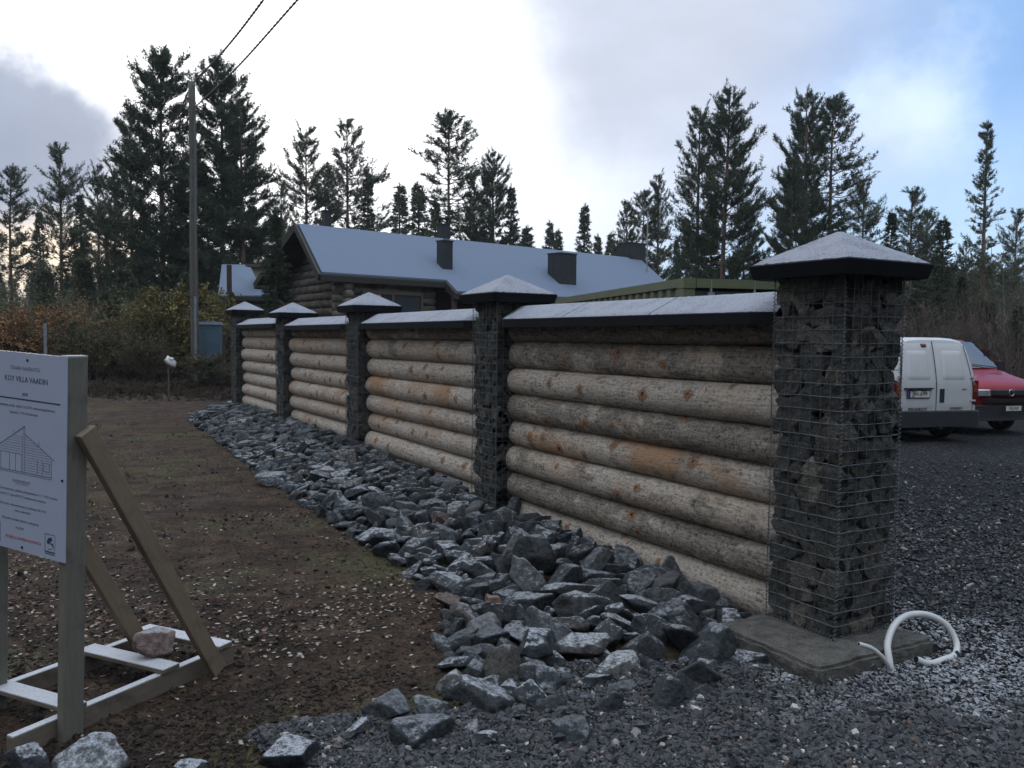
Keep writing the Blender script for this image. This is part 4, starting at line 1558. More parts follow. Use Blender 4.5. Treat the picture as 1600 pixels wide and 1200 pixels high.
sts = []
for x, wf in [(0, .93), (.03, .955), (.10, .98), (.22, .99), (.35, 1), (.55, 1), (.80, 1), (.95, 1), (1.15, 1), (1.4, 1), (1.62, 1), (1.8, 1), (2.3, 1), (3.3, 1), (4.4, 1), (4.6, .98), (4.68, .94)]:
    z_ = top_z(x)
    sts.append((x, wf, z_, z_))
PR = [(0.90, .42), (.92, .60), (.92, .85), (.91, 1.05), (.885, 1.25), (.84, 1.5), (.79, 1.72), (.73, 1.85), (.62, 1.915), (.4, 1.94), (0.0, 1.945)]
V = []
rows = []
for x, wf, zt, _ in sts:
    row = []
    for w, z in PR:
        zz = min(z, zt)
        if z > zt:           # squeeze the upper profile into the bonnet
            k = (z - zt) / (1.945 - zt + 1e-6)
            w = np.interp(zt, [p[1] for p in PR], [p[0] for p in PR]) * (1 - k) ** 0.55 if w > 0 else 0
            zz = zt + 0.03 * (1 - (1 - k) ** 2)
        curve = 0.13 * (w * wf / 0.92) ** 2 * math.exp(-x * 1.2)
        row.append((-(x + curve), w * wf, zz))
    rows.append([(a_, -b_, c_) for a_, b_, c_ in row] + row[:-1][::-1])
m2 = len(rows[0]); V = [p for r in rows for p in r]; F = []
for i in range(len(rows) - 1):
    for j in range(m2 - 1):
        F.append((i * m2 + j, (i + 1) * m2 + j, (i + 1) * m2 + j + 1, i * m2 + j + 1))
for j in range(m2 // 2):
    F.append((j, j + 1, m2 - 2 - j, m2 - 1 - j)) if j + 1 < m2 - 2 - j else None
    bq = (len(rows) - 1) * m2
    F.append((bq + m2 - 1 - j, bq + m2 - 2 - j, bq + j + 1, bq + j)) if j + 1 < m2 - 2 - j else None
m = MB(); m.add(V, F); m.build('body', MATS['paint_red'], rv, smooth=True).data.set_sharp_from_angle(angle=math.radians(38))
ff = lambda y, z: 0.13 * (y / 0.92) ** 2 + 0.10 * max(0, z - 0.86)


def front_patch(name, mat, y0, y1, z0, z1, off, par=rv, **k):
    V, F = patch(ff, y0, y1, z0, z1, off, **k)
    V = [(-x, y, z) for x, y, z in V]
    m = MB(); m.add(V, [f[::-1] for f in F])
    return m.build(name, mat, par, smooth=False)


g_ = front_patch('grille', MATS['plastic_dark'], -.43, .43, .80, .925, 0.020, r=.01, n=12)
for z_ in (.825, .85, .875, .90):
    m = MB(); m.tube([(-ff(y, z_) + .026, y, z_) for y in np.linspace(-.42, .42, 11)], .006, 4); m.build('grille_bar', MATS['screw_dark'], g_)
m = MB(); t = np.linspace(0, 2 * PI, 28)
m.tube([(.036, .065 * math.cos(a_), .865 + .065 * math.sin(a_)) for a_ in t], .008, 6)
for P2 in ([(-.042, .905), (0, .80 + .015)], [(.042, .905), (0, .815)]):
    pass
vlines = [[(-.028, .922), (-.012, .875)], [(-.012, .875), (0, .895)], [(.028, .922), (.012, .875)], [(.012, .875), (0, .895)],
          [(-.050, .897), (-.026, .818)], [(-.026, .818), (0, .872)], [(.050, .897), (.026, .818)], [(.026, .818), (0, .872)]]
for (ya, za), (yb, zb_) in vlines:
    m.bar((.036, ya, za), (.036, yb, zb_), .010, .008, up=(1, 0, 0))
m.build('badge', MATS['chrome'], rv)
for s in (-1, 1):
    y0, y1 = (.445, .77) if s > 0 else (-.77, -.445)
    hl = front_patch('headlight', MATS['lamp_clear'], y0, y1, .785, .93, 0.022, r=.015, n=8)
    y0, y1 = (.785, .91) if s > 0 else (-.91, -.785)
    front_patch('indicator', MATS['lamp_orange'], y0, y1, .785, .93, 0.016, r=.012, n=6)
m = MB()
V, F = hull([(0.08, .93, .60, n0), (0.03, .99, .62, n0), (-0.1, 1.0, .62, n0), (-0.5, 1.01, .62, n0)], [(0.88, 0.0), (0.92, .2), (0.93, .6), (0.92, 1.0)], '', None, None, 0.30)
V = V.copy(); V[:, 0] -= 0.13 * (V[:, 1] / .92) ** 2
m.add(V, F); fb = m.build('front_bumper', MATS['plastic_dark'], rv)
front_patch('air_intake', MATS['core_dark'], -.62, .62, .655, .745, 0.012, r=.02, n=12)
m = MB(); m.box((.10, 0, .555), (.012, .38, .095)); fp = m.build('number_plate', MATS['plate_white'], rv)
RF = Matrix(((0, 0, 1, 0), (1, 0, 0, 0), (0, 1, 0, 0), (0, 0, 0, 1)))
text_obj('FEJ-969', .085, MATS['screw_dark'], fp, Matrix.Translation((.107, 0, .555)) @ RF, 'lettering', 'CENTER', .002, .95)
# windscreen, wipers, bonnet vent


def ws(u, v, off=.012):   # u -1..1 across, v 0..1 up
    x0, x1 = .98, 1.60
    y = u * (.775 - .13 * v)
    z = 1.285 + v * .545
    xb = x0 + (x1 - x0) * v + .13 * math.exp(-1.2 * x0) * u * u + .05 * u * u
    return (-xb + off * .7 + .03, y, z + off + .03)


m = MB(); V = [ws(i / 8 - 1, j / 6) for i in range(17) for j in range(7)]; F = [(i * 7 + j, (i + 1) * 7 + j, (i + 1) * 7 + j + 1, i * 7 + j + 1) for i in range(16) for j in range(6)]
m.add(V, F); wsn = m.build('windscreen', MATS['car_glass'], rv, smooth=True)
m = MB(); m.tube([ws(.95, -.02, .03), ws(.5, .03, .035), ws(.05, .10, .03)], .010, 5); m.tube([ws(-.1, -.02, .03), ws(-.4, .03, .035), ws(-.85, .10, .03)], .010, 5); m.build('wiper', MATS['plastic_dark'], wsn)
m = MB(); m.add([(-.80, -.52, 1.228), (-.80, .52, 1.228), (-.70, .52, 1.208), (-.70, -.52, 1.208), (-.80, -.52, 1.20), (-.80, .52, 1.20), (-.70, .52, 1.18), (-.70, -.52, 1.18)], [(0, 1, 2, 3), (3, 2, 6, 7), (0, 3, 7, 4), (1, 5, 6, 2), (0, 4, 5, 1)]); m.build('bonnet_vent', MATS['plastic_dark'], rv)
for s in (-1, 1):
    m = MB(); m.box((-1.75, s * .868, 1.50), (.80, .03, .42)); m.build('side_window', MATS['car_glass'], rv)
    m = MB(); m.box((-1.22, s * 1.03, 1.34), (.10, .16, .24)); m.bar((-1.22, s * .88, 1.30), (-1.22, s * .98, 1.32), .03, .03); m.build('wing_mirror', MATS['plastic_dark'], rv)
m = MB(); m.box((-2.4, 0, .36), (4.2, 1.6, .18)); m.build('underbody', MATS['core_dark'], rv)
for x_ in (-.95, -3.6):
    for y_ in (-.80, .80):
        wheel(rv, x_, y_, .32)

# ---------------------------------------------------------------- green container behind the wall


def mat_container():
    m, T, b = new_mat('container_paint')
    p = pos(T)
    n = T.noise(p, 2.5, 7, .65)
    c = T.mix(n, (.085, .105, .055), (.165, .185, .105))
    c = T.mix(T.rng(T.noise(p, 9, 6, .7), .62, .72, 0, .8), c, (.12, .07, .035))
    T.l.new(c, b.inputs['Base Color']); b.inputs['Roughness'].default_value = .6


mat_container()
simple('container_door', (.04, .065, .06), 0.5, var=.25, scale=3)
simple('galvanised', (.30, .33, .35), 0.4, metal=.5, bmp=.05)
kx = at(1068, 434, 10.25)
ctop = kx.z
ldir = Vector((-0.217, .976, 0)).normalized(); edir = Vector((ldir.y, -ldir.x, 0))
ct = thing('shipping_container', 'olive-green corrugated shipping container behind the nearest log panel, top rim showing', 'container', (kx.x, kx.y, -0.15), math.atan2(ldir.y, ldir.x))
ch_ = ctop + 0.15; CL, CW = 6.06, 2.44       # local x = along, local -y = towards the doors' far side
m = MB()
pts = []; x_ = 0.16; per = 0.278
prof_ = []
while x_ < CL - .16:
    prof_ += [(x_, 0.0), (x_ + .11, 0.0), (x_ + .145, -0.036), (x_ + .24, -0.036)]
    x_ += per
for sgn, y0 in ((1, -0.02), (-1, -CW + .02)):
    V = [(a_, y0 + sgn * b_, z) for z in (.16, ch_ - .11) for a_, b_ in prof_]
    k = len(prof_)
    m.add(V, [(i, i + 1, k + i + 1, k + i) for i in range(k - 1)])
m.build('corrugated_side', MATS['container_paint'], ct)
m = MB()
for y_ in (-.04, -CW + .04):
    m.box((CL / 2, y_, ch_ - .055), (CL - .3, .075, .105)); m.box((CL / 2, y_, .08), (CL - .3, .075, .15))
for x_ in (.03, CL - .03):
    for y_ in (-.08, -CW + .08):
        m.box((x_ + (.05 if x_ < 1 else -.05), y_, ch_ / 2), (.15, .15, ch_ - .24))
    m.box((x_ + (.0 if x_ < 1 else 0), -CW / 2, ch_ - .06), (.10, CW - .33, .11))
m.build('frame', MATS['container_paint'], ct)
for x_ in (.08, CL - .08):
    for y_ in (-.08, -CW + .08):
        m = MB(); m.box((x_, y_, ch_ - .06), (.178, .162, .124)); m.tube([(x_ - .091, y_, ch_ - .06), (x_ + .091, y_, ch_ - .06)], .03, 10); cc_ = m.build('corner_casting', MATS['container_paint'], ct)
m = MB(); m.box((CL / 2, -CW / 2, ch_ - .03), (CL - .2, CW - .12, .02)); m.build('roof', MATS['container_paint'], ct)
for y_ in (-.64, -1.80):
    m = MB(); m.box((.05, y_, ch_ / 2), (.04, 1.12, ch_ - .30)); dr = m.build('door', MATS['container_door'], ct)
    for k in (-.3, .28):
        r_ = MB(); r_.tube([(-.005, y_ + k, .12), (-.005, y_ + k, ch_ - .02)], .017, 8)
        for z_ in (.4, 1.2, 2.0, ch_ - .2):
            r_.box((.0, y_ + k, z_), (.04, .09, .06))
        r_.build('lock_rod', MATS['galvanised'], dr)

# ---------------------------------------------------------------- utility poles and twisted cables
mat_timber('pole_timber', (.075, .075, .068), (.17, .165, .15))
simple('cable', (.12, .115, .11), 0.6, bmp=0)


def helix_cable(name, P, r_h, r_s, pitch, strands, label, mat='cable', step=10):
    """twisted bundle following the polyline P"""
    P = np.array([tuple(p) for p in P]); d = np.linalg.norm(np.diff(P, axis=0), axis=1); s = np.concatenate([[0], np.cumsum(d)])
    n_ = int(s[-1] / pitch * step); ss = np.linspace(0, s[-1], n_)
    C = np.stack([np.interp(ss, s, P[:, k]) for k in range(3)], -1)
    T = np.gradient(C, axis=0); T /= np.linalg.norm(T, axis=1)[:, None]
    A = np.cross(T, [0, 0, 1.0]); A /= np.linalg.norm(A, axis=1)[:, None]; B = np.cross(T, A)
    m = MB()
    for k in range(strands):
        ph = ss / pitch * 2 * PI + k * 2 * PI / strands
        m.tube(C + r_h * (np.cos(ph)[:, None] * A + np.sin(ph)[:, None] * B), r_s, 4, cap=False)
    o = m.build(name, MATS[mat], None, smooth=True)
    tag(o, label, 'cable')
    return o


def sag(a, b, s, n=24):
    a = Vector(a); b = Vector(b)
    return [a.lerp(b, i / n) - Vector((0, 0, s * 4 * (i / n) * (1 - i / n))) for i in range(n + 1)]


pt = at(300, 128, 28.7)
up_ = thing('utility_pole', 'tall grey wooden pole with a pale conduit up its foot, before the big pines', 'pole', (pt.x, pt.y, -0.15))
m = MB(); hp = pt.z + .15
zz = np.linspace(0, hp, 16)
m.tube([(.012 * math.sin(z), 0, z) for z in zz], np.interp(zz, [0, hp], [.14, .11]), 14); m.build('shaft', MATS['pole_timber'], up_, smooth=True)
m = MB(); m.tube([(.10, -.17, 0), (.10, -.17, 3.15)], .055, 8); m.build('conduit_cover', MATS['galvanised'], up_)
m = MB(); m.tube([(.11, -.15, 3.1), (.10, -.14, 5), (.11, -.13, hp - 1.2)], .022, 6); m.build('riser_cable', MATS['cable'], up_)
m = MB()
for z_ in (hp - .12, hp - .95):
    m.tube([(-.14, 0, z_), (.20, -.10, z_)], .02, 6)
m.build('hook', MATS['galvanised'], up_)
p2 = at(166, 342, 62)
u2 = thing('utility_pole', 'small far utility pole among the trees, between the left pines', 'pole', (p2.x, p2.y, -0.15))
m = MB(); m.tube([(0, 0, 0), (0, 0, p2.z + .15)], [.15, .12], 10); m.build('shaft', MATS['pole_timber'], u2, smooth=True)
m = MB(); m.box((0, 0, p2.z - .1), (.6, .1, .1)); m.build('cross_arm', MATS['pole_timber'], u2)


def from_pole(z0, tx_, ty_, Yt, ext):
    a = Vector((pt.x + .1, pt.y - .1, z0)); b = at(tx_, ty_, Yt)
    d = b - a
    P = [a, a.lerp(b, .5) - Vector((0, 0, .12)), b, b + Vector((d.x, d.y, 0)) * .7 + Vector((0, 0, .15)), b + Vector((d.x, d.y, 0)) * 1.6 + Vector((0, 0, 1.1))]
    return spline(P, 8)


helix_cable('power_cable', from_pole(pt.z - .02, 414, -4, 20.6, 2), .014, .021, .50, 2, 'upper twisted black cable bundle running from the pole top overhead')
helix_cable('power_cable', from_pole(pt.z - .88, 468, -4, 19.2, 2), .013, .019, .50, 2, 'lower twisted cable bundle, meeting the pole below its top', )
helix_cable('power_cable', sag((pt.x, pt.y, pt.z - .05), (p2.x, p2.y, p2.z - .1), .9), .014, .016, .9, 2, 'upper thin cable sagging from the tall pole to the far pole')
helix_cable('power_cable', sag((pt.x, pt.y, pt.z - .9), (p2.x + .2, p2.y, p2.z - .4), 1.3), .014, .016, .9, 2, 'lower thin cable sagging from the tall pole to the far pole')

# ---------------------------------------------------------------- small things on the left
sp_ = at(70, 505, 17)
m = MB(); m.tube([(0, 0, 0), (0, 0, sp_.z + .15)], .034, 8)
tag(m.build('marker_post', MATS['galvanised'], None, loc=(sp_.x, sp_.y, -.15)), 'thin grey metal post standing behind the sign board', 'post')
bp2 = at(263, 562, 24)
t = thing('bagged_stake', 'short stake topped with a crumpled white plastic bag, near the pole foot', 'stake', (bp2.x, bp2.y, -.15))
m = MB(); m.tube([(0, 0, 0), (0, 0, bp2.z + .15)], .022, 6); m.build('stick', MATS['pole_timber'], t)
Vb = ICO[3][0].copy()
for i, v in enumerate(Vb):
    k = 1 + .45 * mnoise.fractal(Vector(v * 1.6 + 3 * np.ones(3)), 1, 2, 4)
    Vb[i] = v * k * np.array([.13, .12, .13]) + np.array([.05 - .12 * min(0, v[2]), 0, bp2.z + .12 + .07 * min(0, v[2])])
link('plastic_bag', mesh_np('plastic_bag', Vb, ICO[3][1], [MATS['white_plastic']], smooth=True), t)
# blue-grey cabinet with snow on its lid
simple('cabinet_blue', (.085, .15, .21), .5, var=.15, scale=2)
cb = at(328, 503, 29.6)
t = thing('blue_cabinet', 'blue-grey plastic cabinet with a snowy lid, behind the pole and the wall end', 'cabinet', (cb.x, cb.y, -.15), .25)
hz_ = cb.z + .15
m = MB(); m.box((0, 0, hz_ / 2 - .05), (.74, .74, hz_ - .1)); cbo = m.build('cabin', MATS['cabinet_blue'], t)
m = MB(); m.box((.06, -.375, hz_ / 2 - .1), (.44, .03, hz_ - .5)); m.build('door', MATS['cabinet_blue'], t)
m = MB(); m.box((0, 0, hz_ - .05), (.82, .82, .10), taper=(.9, .9)); m.build('lid', MATS['snow_roof'], t)

# ---------------------------------------------------------------- log villa


def mat_villa_log():
    m, T, b = new_mat('villa_log')
    p = pos(T)
    n = T.noise(T.vmath('MULTIPLY', p, (1, 1, 2.5)), 3.0, 7, .65)
    c = T.ramp(n, [(.3, (.05, .045, .04)), (.5, (.13, .115, .10)), (.7, (.27, .24, .21))])
    T.l.new(c, b.inputs['Base Color']); b.inputs['Roughness'].default_value = .85


mat_villa_log()
simple('roof_edge', (.035, .032, .03), .7)
simple('plank_dark', (.05, .032, .024), .8, var=.3)
simple('cream_board', (.42, .36, .27), .7, var=.15)
simple('window_wood', (.10, .078, .06), .6)
simple('window_pane', (.05, .06, .075), .08, bmp=0, spec=.9)
simple('chimney_metal', (.028, .032, .036), .6, var=.25)
A = at(463, 351, 26.3); B = at(1001, 407, 36.6); E1 = at(500, 429, 23.8)
zr = (A.z + B.z) / 2; A.z = zr; B.z = zr
hd = (B - A).normalized()
sl = E1 - A                                   # down the slope at the gable
vl = thing('log_villa', 'long log villa with a snow-covered pitched roof and dark chimneys, behind the log wall', 'house', (A.x, A.y, -.15))
O_ = Vector((A.x, A.y, -.15))
LB = (B - A).length


def hp_(t, s):
    """point of the near roof slope: t metres along the ridge, s = 0 ridge, 1 upper eave"""
    return A + hd * t + sl * s


th = Vector((0, 0, -.16))


def solid(mb, P, dv, mi=0):
    mb.prism([tuple(Vector(p) - O_) for p in P], tuple(dv), mi)


# the eave steps down where the roof reaches over the terrace
tE = 4.35
s2 = 1.22
sl_far = Vector((-sl.x * .9, sl.y * -1.0, sl.z))
hip = at(1040, 441, 33.0)
near = [hp_(0, 0), hp_(0, 1.0), hp_(tE, 1.0), hp_(tE + .1, s2), hp_(LB - 1.5, s2), hp_(LB, s2 * .98), hp_(LB, 0)]
m = MB(); solid(m, near, th); 
perp = Vector((-hd.y, hd.x, 0))
W_ = 3.1
fE = perp * W_ + Vector((0, 0, sl.z * 1.0))
far_ = [hp_(0, 0), hp_(LB, 0), hp_(LB, 0) + fE, hp_(0, 0) + fE]
solid(m, far_, th)
rf = m.build('roof', MATS['roof_edge'], vl)
m = MB(); up3 = Vector((0, 0, .012))
inn = lambda P: [p + up3 for p in P]
solid(m, inn([hp_(.07, .0), hp_(.07, .985), hp_(tE + .03, .985), hp_(tE + .14, s2 - .015), hp_(LB - .06, s2 - .015), hp_(LB - .06, 0)]), Vector((0, 0, .05)))
solid(m, inn([hp_(.07, 0), hp_(LB - .06, 0), hp_(LB - .06, 0) + fE * .99, hp_(.07, 0) + fE * .99]), Vector((0, 0, .05)))
m.build('snow', MATS['snow_roof'], rf)
m = MB(); g0 = hp_(0, 0); 
for P in ([hp_(-.04, -.02), hp_(-.04, 1.01)], [hp_(-.04, 0), hp_(-.04, 0) + fE]):
    m.bar(P[0] - O_ + Vector((0, 0, -.06)), P[1] - O_ + Vector((0, 0, -.06)), .05, .20)
m.bar(hp_(0, 1.0) - O_ + Vector((0, 0, -.10)), hp_(tE, 1.0) - O_ + Vector((0, 0, -.10)), .06, .14)
m.bar(hp_(tE, s2) - O_ + Vector((0, 0, -.10)), hp_(LB, s2) - O_ + Vector((0, 0, -.10)), .06, .14)
m.bar(hp_(tE - .02, .98) - O_ + Vector((0, 0, -.10)), hp_(tE + .08, s2) - O_ + Vector((0, 0, -.10)), .06, .22)
m.build('fascia_board', MATS['roof_edge'], rf)
# log walls: round logs stacked; gable wall 0.9 m behind the barge board
gw = 0.9


def floor_pt(p, z):
    return Vector((p.x, p.y, z))


e_in = hp_(gw, 0.86); w_in = hp_(gw, 0) + fE * .86
m = MB()
zl = 0.05
while zl < zr - .35:
    # gable log between the slopes
    kz = (zr - zl - .3) / (-sl.z)
    s_ = min(.86, max(0.02, kz))
    a_ = floor_pt(hp_(gw, s_), zl); b__ = floor_pt(hp_(gw, 0) + fE * min(.86, max(.02, kz)), zl)
    if s_ > .85:
        a_ = a_ + (a_ - b__).normalized() * .35
    m.tube([tuple(a_ - O_), tuple(b__ - O_)], .135, 10)
    zl += .24
gable_o = m.build('wall', MATS['villa_log'], vl, smooth=True); gable_o['label'] = 'log gable wall in deep shade'
m = MB(); zl = .17
ze_ = hp_(gw, .86).z - .1
while zl < ze_:
    a_ = floor_pt(hp_(gw - .35, .86), zl); b__ = floor_pt(hp_(tE - .3, .86), zl)
    m.tube([tuple(a_ - O_), tuple(b__ - O_)], .135, 10)
    zl += .24
m.build('wall', MATS['villa_log'], vl, smooth=True)
m = MB()
solid(m, [floor_pt(hp_(tE - .3, .62), -.15), floor_pt(hp_(LB - .6, .62), -.15), floor_pt(hp_(LB - .6, .62), hp_(0, .62).z - .2), floor_pt(hp_(tE - .3, .62), hp_(0, .62).z - .2)], perp * .2)
solid(m, [floor_pt(hp_(LB - .6, .60), -.15), floor_pt(hp_(LB - .6, 0), -.15), floor_pt(hp_(LB - .6, 0), zr - .3), floor_pt(hp_(LB - .6, .60), hp_(0, .6).z - .2)], hd * .2)
m.build('terrace_wall', MATS['plank_dark'], vl)
# terrace posts and pale panels under the deep eave
m = MB()
for t_ in (tE + .15, tE + 1.5, tE + 3.6, tE + 5.6, tE + 8.0):
    q = hp_(t_, s2 - .1); m.tube([tuple(floor_pt(q, -.15) - O_), tuple(floor_pt(q, q.z - .1) - O_)], .09, 8)
m.build('terrace_post', MATS['window_wood'], vl)
m = MB(); q0 = hp_(tE + 3.9, .9); q1 = hp_(tE + 5.3, .9)
solid(m, [floor_pt(q0, -.1), floor_pt(q1, -.1), floor_pt(q1, 2.75), floor_pt(q0, 2.75)], perp * .05)
m.build('pale_panel', MATS['cream_board'], vl)


def villa_window(t0, t1, z0, z1, s_, push=.16):
    n_ = -perp * push
    a_ = hp_(t0, s_) + n_; b__ = hp_(t1, s_) + n_
    f_ = MB(); sx_ = (b__ - a_).length
    for za, zb_ in ((z0, z0), (z1, z1)):
        f_.bar(floor_pt(a_, za) - O_, floor_pt(b__, zb_) - O_, .08, .10)
    for q in (a_, a_.lerp(b__, .5), b__):
        f_.bar(floor_pt(q, z0 + .05) - O_, floor_pt(q, z1 - .05) - O_, .08, .08, up=tuple(perp))
    fr_ = f_.build('window', MATS['window_wood'], vl)
    g_ = MB(); solid(g_, [floor_pt(a_, z0), floor_pt(b__, z0), floor_pt(b__, z1), floor_pt(a_, z1)], perp * .03); g_.build('pane', MATS['window_pane'], fr_)
    c_ = MB(); q = a_.lerp(b__, .18) - perp * .02; q2 = a_.lerp(b__, .30) - perp * .02
    solid(c_, [floor_pt(q, z0 + .06), floor_pt(q2, z0 + .06), floor_pt(q2, z1 - .06), floor_pt(q, z1 - .06)], perp * .012); c_.build('curtain', MATS['cream_board'], fr_)


villa_window(1.35, 3.45, 1.9, 3.02, .86, .22)
villa_window(tE + .5, tE + 1.3, .6, 2.4, .62, .05)
villa_window(tE + 2.0, tE + 3.3, .9, 2.4, .62, .05)
# chimneys


def chimney(px0, px1, pyt, Yd, base_z, depth=.8, cap=True, name='chimney'):
    a_ = at(px0, pyt, Yd); b__ = at(px1, pyt, Yd)
    w_ = (b__ - a_).length; c_ = (a_ + b__) / 2
    m = MB(); rz = math.atan2(hd.y, hd.x); R = np.array(Matrix.Rotation(rz, 3, 'Z'))
    w2 = w_ / (abs(math.cos(rz)) + abs(math.sin(rz)) * .8)
    top = c_.z
    m.box((c_.x - O_.x, c_.y - O_.y, (top + base_z) / 2 - O_.z), (w2, w2 * depth, top - base_z), R)
    ch = m.build(name, MATS['chimney_metal'], vl)
    m = MB(); m.box((c_.x - O_.x, c_.y - O_.y, top - O_.z + .02), (w2 + .05, w2 * depth + .05, .04), R); m.build('chimney_cap', MATS['chimney_metal'], ch)
    return ch, c_, w2


chimney(503, 518, 331, 27.6, zr - .5)
ch, c_, w2 = chimney(683, 707, 378, 27.6, 3.2, .9)
m = MB(); m.box((c_.x - O_.x + .05, c_.y - O_.y, c_.z - O_.z + .07), (w2 * .5, w2 * .5, .06)); m.build('snow_patch', MATS['snow_roof'], ch)
ch, c_, w2 = chimney(683, 701, 352, 30.5, zr - .4, .9)
m = MB()
for k in (-.14, .14):
    m.tube([(c_.x - O_.x + k, c_.y - O_.y, c_.z - O_.z), (c_.x - O_.x + k, c_.y - O_.y, c_.z - O_.z + .22)], .05, 8)
m.box((c_.x - O_.x, c_.y - O_.y, c_.z - O_.z + .24), (.5, .4, .04)); m.build('cowl', MATS['chimney_metal'], ch)
chimney(856, 901, 398, 30.6, 3.6, .8)
chimney(964, 1009, 382, 36.6, zr - .5, .8)
m = MB(); q = at(1011, 404, 35.2); m.tube([(q.x - O_.x, q.y - O_.y, 3.6), (q.x - O_.x, q.y - O_.y, at(1011, 330, 35.2).z - O_.z)], .025, 6); m.build('mast', MATS['galvanised'], vl)

# ---------------------------------------------------------------- outbuilding with dormer
G = [at(346, 417, 40), at(383, 414, 40), at(424, 467, 35.5), at(340, 463, 36.5)]
ob = thing('outbuilding', 'small building with snowy roof and cream dormer, behind the farthest pillars', 'building', (G[3].x, G[3].y, -.15))
Oo = Vector((G[3].x, G[3].y, -.15))
zt_ = (G[0].z + G[1].z) / 2; zb2 = (G[2].z + G[3].z) / 2
G[0].z = G[1].z = zt_; G[2].z = G[3].z = zb2
G[1] = G[1] + (G[1] - G[0]).normalized() * 2.2
m = MB(); m.prism([tuple(p - Oo) for p in (G[0], G[3], G[2], G[1])], (0, 0, -.14)); bk = Vector((-.2, 4.2, -(zt_ - zb2)))
m.prism([tuple(p - Oo) for p in (G[0], G[1], G[1] + bk, G[0] + bk)], (0, 0, -.14)); r2 = m.build('roof', MATS['roof_edge'], ob)
m = MB(); cpt = sum((p for p in (G[0], G[1], G[2], G[3])), Vector()) / 4
m.prism([tuple(cpt + (p - cpt) * .985 - Oo + Vector((0, 0, .03))) for p in (G[0], G[3], G[2], G[1])], (0, 0, .05)); m.build('snow', MATS['snow_roof'], r2)
m = MB(); wz = zb2 - .1 + .15
a_, b__ = G[3].lerp(G[2], .06) + Vector((0, .4, 0)), G[3].lerp(G[2], .94) + Vector((0, .4, 0))
m.prism([tuple(floor_pt(a_, -.15) - Oo), tuple(floor_pt(b__, -.15) - Oo), tuple(floor_pt(b__, zb2) - Oo), tuple(floor_pt(a_, zb2) - Oo)], (-.2, 7.5, 0)); m.build('wall', MATS['plank_dark'], ob)
d0 = at(391, 416, 36.5); d1 = at(428, 419, 36.5); d2 = at(428, 446, 36.5); d3 = at(403, 441, 36.5)
m = MB(); m.prism([tuple(p - Oo) for p in (d0, d3, d2, d1)], (0, 1.6, 0)); dm = m.build('dormer', MATS['cream_board'], ob)
m = MB(); m.bar(tuple(at(386, 415, 36.4) - Oo), tuple(at(430, 417, 36.4) - Oo), .5, .10); m.build('dormer_roof', MATS['window_wood'], dm)
m = MB(); q = at(358, 415, 35.8); m.tube([(q.x - Oo.x, q.y - Oo.y, .0), (q.x - Oo.x, q.y - Oo.y, at(358, 414, 35.8).z + .15)], .11, 8); m.build('porch_post', MATS['plank_dark'], ob)


# ---------------------------------------------------------------- vegetation


def mat_foliage(name, c1, c2, c3):
    m, T, b = new_mat(name)
    g = T.node('ShaderNodeNewGeometry')
    n = T.noise(g.outputs['Position'], 1.1, 3, .6)
    c = T.mix(T.rng(n, .35, .65), c1, c2)
    c = T.mix(T.rng(g.outputs['Random Per Island'], .7, 1.0), c, c3)
    T.l.new(c, b.inputs['Base Color']); b.inputs['Roughness'].default_value = .7
    b.inputs['Specular IOR Level'].default_value = .25
    return m


mat_foliage('needles', (.055, .08, .05), (.095, .125, .07), (.12, .14, .08))
mat_foliage('needles_pale', (.075, .10, .075), (.115, .14, .095), (.14, .15, .10))
mat_foliage('needles_dark', (.045, .07, .046), (.07, .10, .06), (.09, .115, .068))
mat_foliage('leaf_olive', (.15, .14, .05), (.25, .215, .08), (.30, .24, .09))
mat_foliage('leaf_rust', (.26, .15, .07), (.40, .225, .10), (.28, .22, .10))
mat_foliage('leaf_dark', (.08, .09, .045), (.14, .14, .07), (.17, .13, .075))
simple('bark', (.085, .068, .055), .9, var=.4, scale=2, bmp=.3)
simple('bark_pine', (.16, .115, .085), .9, var=.4, scale=1.5, bmp=.3)
simple('bark_birch', (.20, .18, .165), .8, var=.5, scale=3, bmp=.2)
simple('twig', (.12, .09, .078), .9, var=.3, scale=1, bmp=0)
simple('twig_grey', (.125, .10, .088), .9, var=.3, scale=1, bmp=0)


class Leafer:
    """collects thin needle blades quickly"""

    def __init__(self, rg):
        self.rg = rg; self.C = []; self.D = []; self.L = []; self.W = []

    def tuft(self, c, d, n, L, W, spread):
        rg = self.rg
        d = np.asarray(d, float); d = d / (np.linalg.norm(d) + 1e-9)
        v = rg.normal(size=(n, 3)) * spread + d
        v /= np.linalg.norm(v, axis=1)[:, None]
        self.C.append(np.repeat([np.asarray(c, float)], n, 0) + rg.normal(size=(n, 3)) * L * .12)
        self.D.append(v); self.L.append(rg.uniform(.6, 1.1, n) * L); self.W.append(np.full(n, W))

    def tris(self):
        C = np.concatenate(self.C); D = np.concatenate(self.D); L = np.concatenate(self.L)[:, None]; W = np.concatenate(self.W)[:, None]
        r = self.rg.normal(size=C.shape); s = np.cross(D, r); s /= np.linalg.norm(s, axis=1)[:, None] + 1e-9
        a = C - s * W / 2; b = C + s * W / 2; e = C + D * L
        V = np.stack([a, b, e], 1).reshape(-1, 3)
        return V, np.arange(len(V)).reshape(-1, 3)


